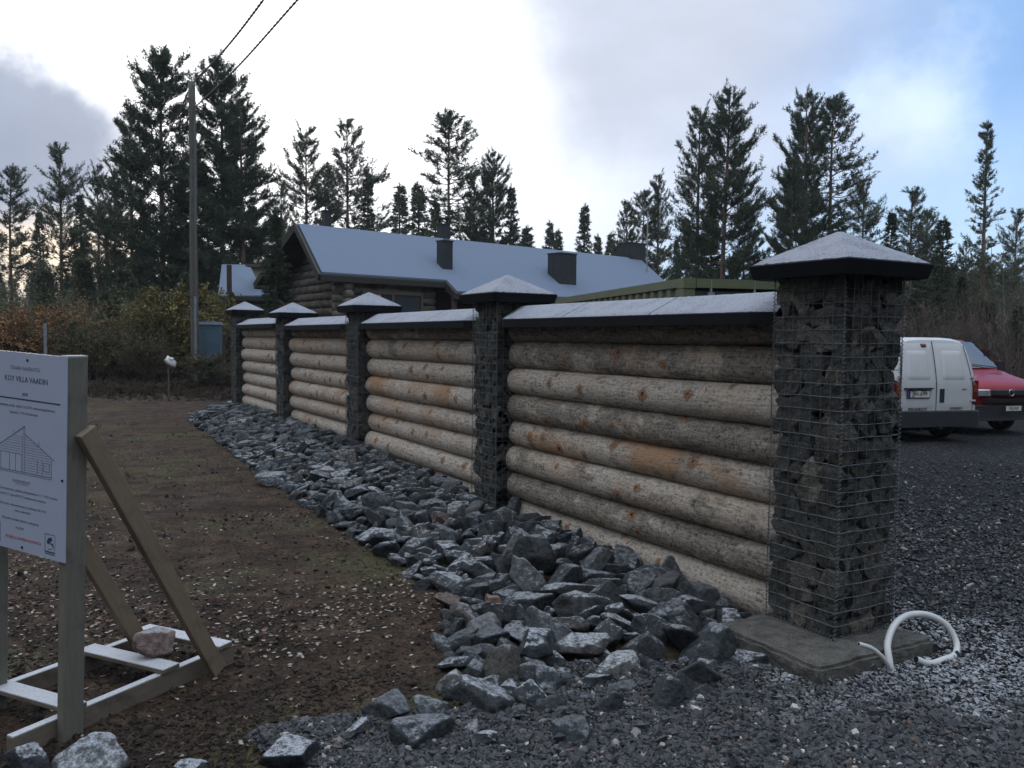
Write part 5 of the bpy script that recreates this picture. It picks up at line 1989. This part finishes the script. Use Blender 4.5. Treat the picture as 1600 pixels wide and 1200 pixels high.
def conifer(seed, H, width, crown=.35, kind='pine', dens=1.0, lean=0.0, asym=0.0, leafmat='needles'):
    """returns trunk mesh and crown mesh (boughs and needles)"""
    rg = np.random.default_rng(seed)
    tb = MB(); nt = 12
    zt = np.linspace(0, H, nt)
    bx = lean * (zt / H) ** 2 * H + np.cumsum(rg.normal(0, .012 * H / nt, nt)); by = np.cumsum(rg.normal(0, .012 * H / nt, nt))
    bx -= bx[0]; by -= by[0]
    r0 = .0085 * H + .03
    tb.tube(np.stack([bx, by, zt], -1), r0 * (1 - zt / H) ** .75 + .012, 8)
    trunk = tb.mesh('trunk', [MATS['bark_pine' if kind == 'pine' else 'bark']], smooth=True)
    br = MB(); lf = Leafer(rg)
    z = H * crown
    gap = H * (.019 if kind == 'pine' else .014)
    R0 = width / 2
    while z < H * .985:
        t = (z / H - crown) / (1 - crown)
        if kind == 'pine':
            prof = (min(1, (t + .15) / .42)) ** .7 * (1 - t) ** .55 * 1.08 + .05
            nb = rg.integers(4, 7)
        else:
            prof = (1 - t) ** .85 * min(1, (t + .25) / .35) + .04
            nb = rg.integers(5, 8)
        irregular = rg.uniform(.65, 1.15)
        for k in range(nb):
            az = rg.uniform(0, 2 * PI)
            side = 1 + asym * math.cos(az)
            L = R0 * prof * rg.uniform(.5, 1.12) * irregular * side
            if rg.uniform() < (.14 if kind == 'pine' else .03):
                continue
            L = max(L, .12 * R0 * .5)
            if kind == 'pine':
                el = math.radians(-8 + 44 * t + rg.uniform(-14, 16)); curl = rg.uniform(.05, .42) * L
            else:
                el = math.radians(-22 + 45 * t + rg.uniform(-8, 8)); curl = rg.uniform(.05, .2) * L
            bx_, by_ = np.interp(z, zt, bx), np.interp(z, zt, by)
            n = 6; s = np.linspace(0, 1, n)
            hx = np.cos(az) * math.cos(el); hy = np.sin(az) * math.cos(el)
            wob = np.cumsum(rg.normal(0, .03 * L, (n, 3)), axis=0); wob[0] = 0
            P = np.stack([bx_ + hx * L * s, by_ + hy * L * s, z + math.sin(el) * L * s + curl * s ** 2.2], -1) + wob
            br.tube(P, np.linspace(.0035 * H * (.35 + L / R0 * .5) * .55 + .006, .006, n), 3, cap=False)
            ntw = max(4, int(L / (.125 if kind == 'pine' else .13) * dens))
            for j in range(ntw):
                q = rg.uniform(.28 if kind == 'pine' else .12, 1.0)
                i0 = q * (n - 1); i = min(n - 2, int(i0)); f = i0 - i
                c = P[i] * (1 - f) + P[i + 1] * f
                d = P[i + 1] - P[i]; d = d / (np.linalg.norm(d) + 1e-9)
                lat = np.cross(d, [0, 0, 1.0]); sgn = rg.choice([-1, 1])
                if kind == 'pine':
                    tw = d * .7 + lat * sgn * rg.uniform(.2, 1.0) + np.array([0, 0, rg.uniform(-.15, .9)])
                    TL = rg.uniform(.15, .62) * min(1, .4 + L / 2.0)
                    tw /= np.linalg.norm(tw)
                    e = c + tw * TL
                    lf.tuft(c, tw, 1, TL * 1.2, .022, .05)
                    for u in (.35, .7, 1.0):
                        lf.tuft(c + tw * TL * u, tw + np.array([0, 0, .25]), 6, .22, .038, .7)
                else:
                    tw = d * .8 + lat * sgn * rg.uniform(.2, .9) + np.array([0, 0, rg.uniform(-.5, .1)])
                    TL = rg.uniform(.12, .5) * min(1, .4 + L / 1.8) * (1.15 - q * .4)
                    tw /= np.linalg.norm(tw)
                    for u in (.3, .65, 1.0):
                        lf.tuft(c + tw * TL * u, tw + np.array([0, 0, -.15]), 5, .16, .045, .5)
        z += gap * rg.uniform(.75, 1.3)
    # leading shoots
    for k in range(5):
        a_ = rg.uniform(0, 6.28)
        lf.tuft((bx[-1], by[-1], H - .25 * k), (math.cos(a_) * .3, math.sin(a_) * .3, 1), 8, .32, .045, .3)
    # a few dead snags below the crown
    if kind == 'pine':
        for k in range(int(10 * crown * 2)):
            zz = rg.uniform(.12 * H, H * crown); az = rg.uniform(0, 6.28); L = rg.uniform(.2, .55) * R0
            b0 = np.array([np.interp(zz, zt, bx), np.interp(zz, zt, by), zz])
            br.tube([b0, b0 + [math.cos(az) * L * .6, math.sin(az) * L * .6, .1 * L], b0 + [math.cos(az) * L, math.sin(az) * L, -.08 * L]], [.02, .014, .006], 3, cap=False)
    V, F = lf.tris()
    br.add(V, F, 1)
    crown_me = br.mesh('crown', [MATS['bark'], MATS[leafmat]])
    return trunk, crown_me


def deciduous(seed, H, width, stems=1, leaf=None, dens=1.0, fine=1.0, stemmat='bark_birch', leafsize=.05):
    rg = np.random.default_rng(seed)
    tb = MB(); br = MB(); lf = Leafer(rg)
    for s in range(stems):
        az = rg.uniform(0, 6.28); off = rg.uniform(0, .12 * width) if stems > 1 else 0
        h = H * (1 if s == 0 else rg.uniform(.6, .95)); ln = (rg.uniform(.05, .3) if stems > 1 else .04) * width
        n = 9; t = np.linspace(0, 1, n)
        P = np.stack([math.cos(az) * (off + ln * t ** 1.3), math.sin(az) * (off + ln * t ** 1.3), h * t], -1) + np.cumsum(rg.normal(0, .01 * H, (n, 3)), 0) * [1, 1, 0]
        P[0, :2] = [math.cos(az) * off, math.sin(az) * off]
        r = (.010 * H + .008) * (1 if stems == 1 else .6)
        tb.tube(P, r * (1 - t) ** .8 + .005, 6, cap=False)
        nb = int(26 * dens * (1 if stems == 1 else .6))
        for k in range(nb):
            q = rg.uniform(.18, .98); i0 = q * (n - 1); i = min(n - 2, int(i0)); c = P[i] * (1 - i0 + i) + P[i + 1] * (i0 - i)
            L = width * .5 * rg.uniform(.5, 1.05) * (math.sin(min(1, q * 1.05 + .12) * PI) ** .6 + .12)
            a2 = rg.uniform(0, 6.28); el = rg.uniform(.5, 1.15)
            m_ = 5; u = np.linspace(0, 1, m_)
            Q = c + np.stack([math.cos(a2) * math.cos(el) * L * u, math.sin(a2) * math.cos(el) * L * u, math.sin(el) * L * u], -1) + np.cumsum(rg.normal(0, .05 * L, (m_, 3)), 0)
            Q[0] = c
            br.tube(Q, np.linspace(.010 * fine, .004, m_), 3, cap=False)
            for w in range(int(5 * dens) + 2):
                v = rg.uniform(.25, 1); i1 = v * (m_ - 1); ii = min(m_ - 2, int(i1)); cc = Q[ii] * (1 - i1 + ii) + Q[ii + 1] * (i1 - ii)
                d = Q[ii + 1] - Q[ii] + rg.normal(0, .35 * np.linalg.norm(Q[ii + 1] - Q[ii]), 3)
                d /= np.linalg.norm(d) + 1e-9; TL = L * rg.uniform(.2, .5)
                E_ = cc + d * TL
                br.tube([cc, (cc + E_) / 2 + rg.normal(0, .03 * TL, 3), E_], [.006, .005, .003], 3, cap=False)
                if leaf:
                    for g in range(4):
                        lf.tuft(cc + d * TL * rg.uniform(.1, 1.05), d, 3, leafsize * 1.5, leafsize, 1.2)
                else:
                    for g in range(3):
                        lf.tuft(cc + d * TL * rg.uniform(.2, 1), d, 1, TL * .5, .008, .5)
    V, F = lf.tris(); br.add(V, F, 1)
    return tb.mesh('trunk', [MATS[stemmat]], smooth=True), br.mesh('crown', [MATS['twig'], MATS[leaf or 'twig']])


# prototype trees, each built once at a real size
PROTO = {
    'pineA': (conifer(1, 16, 6.6, .16, 'pine', 1.9, 0, 0, 'needles_dark'), 16),
    'pineB': (conifer(2, 16, 5.4, .22, 'pine', 1.15), 16),
    'pineC': (conifer(3, 14, 4.4, .42, 'pine', .95, .01, 0, 'needles_pale'), 14),
    'pineD': (conifer(4, 15, 4.2, .52, 'pine', .9, 0, .15), 15),
    'pineE': (conifer(5, 14, 5.0, .32, 'pine', .8, 0, -.15, 'needles_pale'), 14),
    'pineF': (conifer(6, 16, 6.2, .12, 'pine', 1.75, .01, .1, 'needles_dark'), 16),
    'thinG': (conifer(7, 16, 2.2, .35, 'pine', .8), 16),
    'spruceA': (conifer(8, 11, 4.0, .05, 'spruce', 1.2, 0, 0, 'needles_dark'), 11),
    'spruceB': (conifer(9, 9, 2.8, .06, 'spruce', 1.0), 9),
    'spruceC': (conifer(10, 6, 2.4, .03, 'spruce', 1.25, 0, 0, 'needles'), 6),
    'birchA': (deciduous(11, 9, 4.2, 3, None, 1.5), 9),
    'birchB': (deciduous(12, 8, 3.0, 2, None, 1.3, 1, 'twig_grey'), 8),
    'shrubO': (deciduous(13, 3.4, 2.6, 6, 'leaf_olive', 1.7, .8, 'twig', .06), 3.4),
    'shrubR': (deciduous(14, 2.6, 3.0, 8, 'leaf_rust', 1.5, .8, 'twig', .05), 2.6),
    'shrubD': (deciduous(15, 3.0, 2.8, 7, 'leaf_dark', 1.4, .8, 'twig', .05), 3.0),
    'leafyP': (deciduous(16, 9, 4.4, 2, 'leaf_dark', 1.8, 1, 'twig_grey', .06), 9),
}
PNAME = {'pine': 'pine_tree', 'thin': 'pine_tree', 'spru': 'spruce_tree', 'birc': 'birch_tree', 'shru': 'shrub', 'leaf': 'broadleaf_tree'}
PCAT = {'pine_tree': 'pine tree', 'spruce_tree': 'spruce tree', 'birch_tree': 'birch tree', 'shrub': 'shrub', 'broadleaf_tree': 'tree'}

# kind, photo x, photo y of the top, distance, width factor, label
TREES = [
    ('pineC', 14, 262, 50, 1.0, 'sparse pine at the left edge of the photo, alone against the cloud'),
    ('pineE', 92, 229, 50, .95, 'pine with bare lower trunk between the left edge and the far pole'),
    ('spruceA', 124, 302, 52, .8, 'dark spruce just left of the far utility pole'),
    ('pineB', 152, 262, 55, .75, 'slim pine rising behind the far utility pole'),
    ('pineB', 203, 178, 46, .9, 'pine whose crown bulges out left of the tallest pine'),
    ('pineA', 250, 82, 44, 1.15, 'tallest pine, dense dark crown left of the utility pole'),
    ('pineA', 345, 95, 45, 1.05, 'tall dense pine directly right of the utility pole top'),
    ('pineF', 378, 152, 44, 1.0, 'dense pine with wide skirt, right shoulder of the big pine pair'),
    ('spruceA', 285, 300, 44, 1.25, 'dark spruce filling the gap behind the utility pole'),
    ('spruceA', 430, 335, 25.5, 1.05, 'shaggy dark spruce at the gable of the villa'),
    ('pineE', 440, 285, 58, .8, 'thin-crowned pine above the villa gable, lower than its neighbours'),
    ('pineB', 478, 204, 60, 1.05, 'pine behind the villa gable, left one of two tall ones'),
    ('pineE', 543, 192, 60, 1.05, 'pine with long bare trunk behind the leftmost chimney'),
    ('pineC', 508, 262, 62, 1.0, 'pine between the two tall ones above the leftmost chimney'),
    ('spruceA', 575, 268, 60, .75, 'narrow spruce ending the group right of the leftmost chimney'),
    ('spruceB', 623, 290, 80, 1.1, 'pale spruce standing free above the roof ridge, first of a pair'),
    ('spruceB', 655, 288, 80, 1.1, 'pale spruce above the roof ridge, second of a pair beside the tall pine'),
    ('pineD', 702, 181, 56, 1.45, 'tall pine with a long bare trunk rising behind the ridge chimney'),
    ('spruceB', 680, 318, 70, 1.0, 'low spruce behind the two-stage chimney'),
    ('pineE', 740, 272, 64, .8, 'thin pine between the bare-trunk pine and the dense group'),
    ('pineF', 772, 236, 58, .85, 'dense dark pine standing over the middle of the roof ridge'),
    ('spruceA', 800, 290, 58, .75, 'spruce leaning against the dense pine over the roof ridge'),
    ('spruceB', 824, 356, 80, 1.3, 'small far spruce behind the roof, right of the dense pine'),
    ('spruceB', 858, 348, 85, .9, 'small pointed far spruce above the wide box chimney'),
    ('spruceB', 874, 361, 85, .9, 'smaller far spruce just right of the pointed one'),
    ('spruceB', 913, 322, 70, .85, 'free-standing narrow spruce between the two box chimneys'),
    ('spruceB', 934, 369, 85, .9, 'tiny far spruce next to the free-standing narrow one'),
    ('spruceB', 956, 366, 85, 1.0, 'tiny far spruce in front of the far box chimney'),
    ('pineB', 980, 318, 60, .85, 'bushy pine left of the mast at the villa end'),
    ('pineC', 1006, 299, 62, 1.2, 'pine right behind the thin mast'),
    ('pineB', 1030, 276, 62, .75, 'pointed pine right of the mast, taller than its pair'),
    ('spruceA', 1058, 372, 56, .7, 'dark low spruce above the container corner'),
    ('pineE', 1075, 345, 52, .8, 'low loose pine left of the great pine above the container'),
    ('pineB', 1094, 172, 46, .85, 'pine grown together with the left side of the great pine'),
    ('pineF', 1135, 136, 44, .92, 'great broad pine towering above the container doors'),
    ('spruceA', 1112, 330, 46, 1.0, 'dark spruce at the foot of the great pine'),
    ('pineC', 1165, 318, 48, 1.0, 'scrubby pine in the gap right of the great pine'),
    ('pineA', 1238, 250, 42, .72, 'lower dense pine at the left of the pair over the nearest cap'),
    ('pineF', 1266, 141, 44, .80, 'tall dense pine above the nearest pillar cap'),
    ('pineD', 1302, 156, 45, 1.25, 'pine with bare trunk rising straight from the nearest pillar cap'),
    ('pineE', 1350, 286, 48, .9, 'sparse small pine right of the bare-trunk one'),
    ('pineE', 1427, 297, 45, 1.15, 'round-crowned pine above the right corner of the nearest cap'),
    ('spruceA', 1395, 330, 44, .9, 'bushy spruce half hidden behind the right corner of the cap'),
    ('spruceA', 1474, 342, 36, 1.15, 'dense dark green spruce above the white van'),
    ('thinG', 1546, 193, 50, 1.0, 'very tall thin pine standing alone against the blue sky'),
    ('leafyP', 1552, 372, 36, 1.1, 'broad bushy tree below the thin lone pine'),
    ('birchA', 1592, 392, 34, 1.0, 'bare twiggy birch at the right edge of the photo'),
    ('pineE', 1510, 380, 44, .9, 'loose pine between the dense spruce and the bushy tree'),
    ('birchB', 1520, 405, 34, 1.1, 'bare birch standing above the red van'),
    ('birchB', 1430, 470, 30, 1.0, 'bare young birch behind the white van roof'),
    # young trees and shrubs on the left
    ('spruceC', 195, 420, 37, 1.3, 'young green spruce below the big pines, left one'),
    ('spruceC', 240, 445, 34, 1.1, 'young dark spruce left of the olive shrub'),
    ('spruceC', 165, 455, 36, 1.2, 'bushy young spruce at the foot of the far utility pole'),
    ('shrubO', 268, 440, 31, 1.15, 'yellow-green shrub immediately left of the utility pole'),
    ('shrubO', 340, 448, 36, .9, 'yellow-green shrub immediately right of the utility pole'),
    ('shrubO', 225, 468, 33, 1.0, 'olive shrub left of the brightest yellow-green one'),
    ('shrubR', 40, 487, 31, 1.3, 'rusty brown shrub at the left edge above the sign board'),
    ('shrubR', 95, 480, 33, 1.1, 'rusty shrub above the corner of the sign board'),
    ('shrubD', 135, 500, 31, 1.2, 'dull leafless-looking shrub above the timber post'),
    ('shrubD', 180, 505, 30, 1.1, 'dark shrub left of the bagged stake'),
    ('shrubD', 232, 515, 29, 1.0, 'low dark shrub behind the bagged stake'),
    ('birchB', 125, 430, 37, .8, 'thin pale-stemmed birch above the rusty shrubs'),
    ('spruceA', 60, 330, 60, .8, 'low spruce between the leftmost pine and the bare-trunked pine'),
    ('pineB', 178, 270, 58, .8, 'pine filling the space between the far pole and the bulging pine'),
    ('pineB', 300, 200, 52, 1.0, 'pine half hidden behind the utility pole itself'),
    ('spruceA', 225, 330, 48, 1.1, 'dark spruce below the tallest pine, on its left'),
    ('spruceA', 395, 320, 50, 1.0, 'dark spruce under the wide skirt of the big pine pair'),
    ('pineC', 1450, 330, 52, 1.0, 'thin pine between the round-crowned pine and the dense spruce'),
    ('birchA', 1570, 420, 32, 1.1, 'bare grey birch over the hood of the red van'),
    ('birchA', 1400, 440, 36, 1.0, 'bare birch just behind the nearest pillar, over the white van'),
    ('pineE', 1590, 330, 52, .9, 'loose pine at the right edge behind the bare birches'),
    ('spruceA', 1440, 400, 34, 1.3, 'dark spruce low behind the white van roof'),
    ('spruceA', 1502, 430, 33, 1.3, 'dark bushy spruce standing directly over the red van roof'),
    ('spruceC', 1545, 470, 31, 1.3, 'young spruce to the right of the red van roof'),
    ('spruceC', 1590, 480, 30, 1.3, 'young spruce at the right edge above the red van hood'),
    ('spruceA', 1380, 400, 40, 1.2, 'dark spruce peeping out behind the nearest pillar'),
    ('spruceC', 130, 405, 44, 1.2, 'young green spruce behind the rusty shrubs, beside the far pole foot'),
    ('spruceC', 215, 395, 43, 1.1, 'young green spruce against the dark trunks below the tallest pine'),
    ('spruceC', 290, 425, 40, 1.0, 'young spruce just left of the utility pole, above the yellow shrub'),
    ('spruceC', 70, 420, 42, 1.2, 'young spruce above the rusty shrub near the left edge'),
    ('shrubD', 326, 546, 27.5, 1.5, 'low dark bush in front of the blue cabinet'),
    ('birchB', 345, 470, 33, .6, 'thin bare birch sapling by the blue cabinet'),
]
for i, (k, px, py, D, wf, lab) in enumerate(TREES):
    top = at(px, py, D)
    gz_ = float(ground_z(np.array(top.x), np.array(top.y))) - .05
    (tm, cm_), H0 = PROTO[k]
    s = (top.z - gz_) / H0
    nm = PNAME[k[:4]]
    t = thing(nm, lab, PCAT[nm], (top.x, top.y, gz_), (i * 2.399) % 6.28 if k[:5] not in ('pineD',) else 0.2, 'trees and shrubs around the yard')
    sw = s * wf / (1 if H0 < 10 else 1)
    if k == 'pineD':
        sw *= 1.0
    a_ = link('trunk', tm, t); a_.scale = (s, s, s)
    b__ = link('crown', cm_, t); b__.scale = (sw, sw, s)
    if nm == 'shrub':
        a_.name = 'stem'; b__.name = 'foliage'

# ---------------------------------------------------------------- the far wood and the undergrowth (uncountable)
rg = np.random.default_rng(77)


def strip_tree(seed, H, W_, kind):
    """a light tree for the far wood"""
    r = np.random.default_rng(seed); lf = Leafer(r)
    lf.tuft((0, 0, 0), (0, 0, 1), 1, H, .16, .001)
    z = H * (.08 if kind else .3)
    while z < H:
        t = z / H; R_ = W_ / 2 * ((1 - t) ** .8 if kind else math.sin(min(1, (t - .2) / .8 * .9 + .12) * PI) ** .6)
        for k in range(7):
            a_ = r.uniform(0, 6.28); q = R_ * r.uniform(.3, 1)
            lf.tuft((math.cos(a_) * q, math.sin(a_) * q, z + r.uniform(-.2, .2)), (math.cos(a_), math.sin(a_), .2), 3, .55, .10, .7)
        z += H * .022
    return lf.tris()


far_protos = [strip_tree(i, 10, [2.6, 2.2, 3.2, 2.4][i % 4], i % 3 != 0) for i in range(6)]
n = 2100
ang = rg.uniform(math.radians(-52), math.radians(48), n)
Rr = rg.uniform(72, 150, n)
X = Rr * np.sin(ang); Y = Rr * np.cos(ang)
# lower wood where the photograph shows open sky above the roof
bk = rg.uniform(0, 1, n) < .30  # unseen trees behind the camera, added to block low sky light
ang = np.where(bk, rg.uniform(math.radians(60), math.radians(300), n), ang); Rr = np.where(bk, rg.uniform(32, 60, n), Rr)
X = Rr * np.sin(ang); Y = Rr * np.cos(ang)
hgt = np.interp(np.degrees(ang), [-50, -28, -20, -12, 0, 8, 12, 20, 32, 48], [7.5, 8, 10, 11, 8, 8, 8.5, 9.5, 10, 9.5]) / 10
P = np.stack([X, Y, ground_z(X, Y) - .1], -1)
S = hgt * rg.uniform(.72, 1.15, n) * (Rr / 105) ** .6
S = np.where(bk, rg.uniform(1.1, 1.6, n), S)
Rz_ = rotmats(n, rg, 0.0)
fw_ = scatter_mesh('far_wood', far_protos, P, S, Rz_, [MATS['needles']])
tag(link('far_wood', fw_), 'distant wood of pines and spruces closing the yard, with unseen trees added behind the camera', 'wood', kind='stuff')


def thicket(name, n, area, h0, h1, label, mat, leafm=None, leafn=0, lsz=.05):
    """bare upright stems with twigs; area: function giving x, y"""
    V = MB(); lf = Leafer(rg)
    for i in range(n):
        x, y = area()
        h = rg.uniform(h0, h1); z0 = float(ground_z(np.array(x), np.array(y))) - .05
        ln = rg.normal(0, .12, 2) * h; r = .006 + .003 * h * rg.uniform(.6, 1.3)
        t = np.array([0, .35, .7, 1.0])
        P_ = np.stack([x + ln[0] * t ** 1.5, y + ln[1] * t ** 1.5, z0 + h * t], -1)
        V.tube(P_, r * (1.05 - t * .85), 3, cap=False)
        for k in range(9):
            q = rg.uniform(.2, .98); c = np.array([np.interp(q, t, P_[:, j]) for j in range(3)])
            a_ = rg.uniform(0, 6.28); L = h * rg.uniform(.08, .24)
            d = np.array([math.cos(a_) * .6, math.sin(a_) * .6, .8])
            lf.tuft(c, d, 1, L, .016, .2)
            lf.tuft(c + d * L * .5, d, 2, L * .6, .011, .5)
            for g in range(leafn):
                lf.tuft(c + d * L * rg.uniform(.2, 1), d, 2, lsz * 1.6, lsz, 1.2)
    v, f = lf.tris(); V.add(v, f, 1)
    o = V.build(name, [MATS[mat], MATS[leafm or mat]])
    tag(o, label, 'undergrowth', kind='stuff')


def area_right():
    D = rg.uniform(25, 40); px = rg.uniform(1330, 1760)
    p = at(px, 560, D)
    return p.x, p.y


def area_left():
    D = rg.uniform(30, 44); px = rg.uniform(-250, 372)
    if px > 285 and D < 34:
        D = 40.0
    p = at(px, 560, D)
    return p.x, p.y


def area_mid():
    D = rg.uniform(44, 62); px = rg.uniform(360, 1250)
    p = at(px, 560, D)
    return p.x, p.y


thicket('undergrowth', 1600, area_right, 1.2, 3.3, 'dense brown leafless thicket behind the parked vans', 'twig_grey', 'twig', 0)
thicket('undergrowth', 1200, area_left, 1.2, 3.8, 'dark tangled undergrowth below the big pines', 'twig', 'leaf_dark', 3, .06)
thicket('undergrowth', 500, area_mid, 1.5, 3.5, 'undergrowth at the wood edge behind the villa', 'twig', 'leaf_dark', 2, .07)
# low heather and brush along the near edge of the undergrowth
x = rg.uniform(-26, -7, 2600); y = rg.uniform(22, 34, 2600)
k_ = (x > -.62 * y) & (x < -.36 * y + 2.5)
x = x[k_]; y = y[k_]
P = np.stack([x, y, ground_z(x, y) - .02], -1)
simple('brush_brown', (.065, .048, .036), .9, var=.4, scale=.6, bmp=0)
tag(link('low_brush', scatter_mesh('low_brush', blades, P, rg.uniform(.15, .55, len(x)) * smooth((y - 21) / 8), rotmats(len(x), rg, .05), [MATS['brush_brown']])), 'low brown brush in front of the shrubs beyond the bare ground', 'brush', kind='stuff')

# ---------------------------------------------------------------- air
hm = MB(); hm.box((0, 0, 11.5), (2000, 2000, 27))
hz = hm.mesh('haze', [])
m_ = bpy.data.materials.new('haze_air'); m_.use_nodes = True; m_.node_tree.nodes.clear(); HT = NT(m_.node_tree)
pv = HT.node('ShaderNodeVolumePrincipled', {'Color': (.82, .88, .95, 1), 'Density': HAZE})
ho = HT.node('ShaderNodeOutputMaterial'); HT.l.new(pv.outputs[0], ho.inputs['Volume'])
hz.materials.append(m_)
tag(link('haze', hz), 'thin cold haze in the air between the yard and the wood', 'haze', kind='stuff')
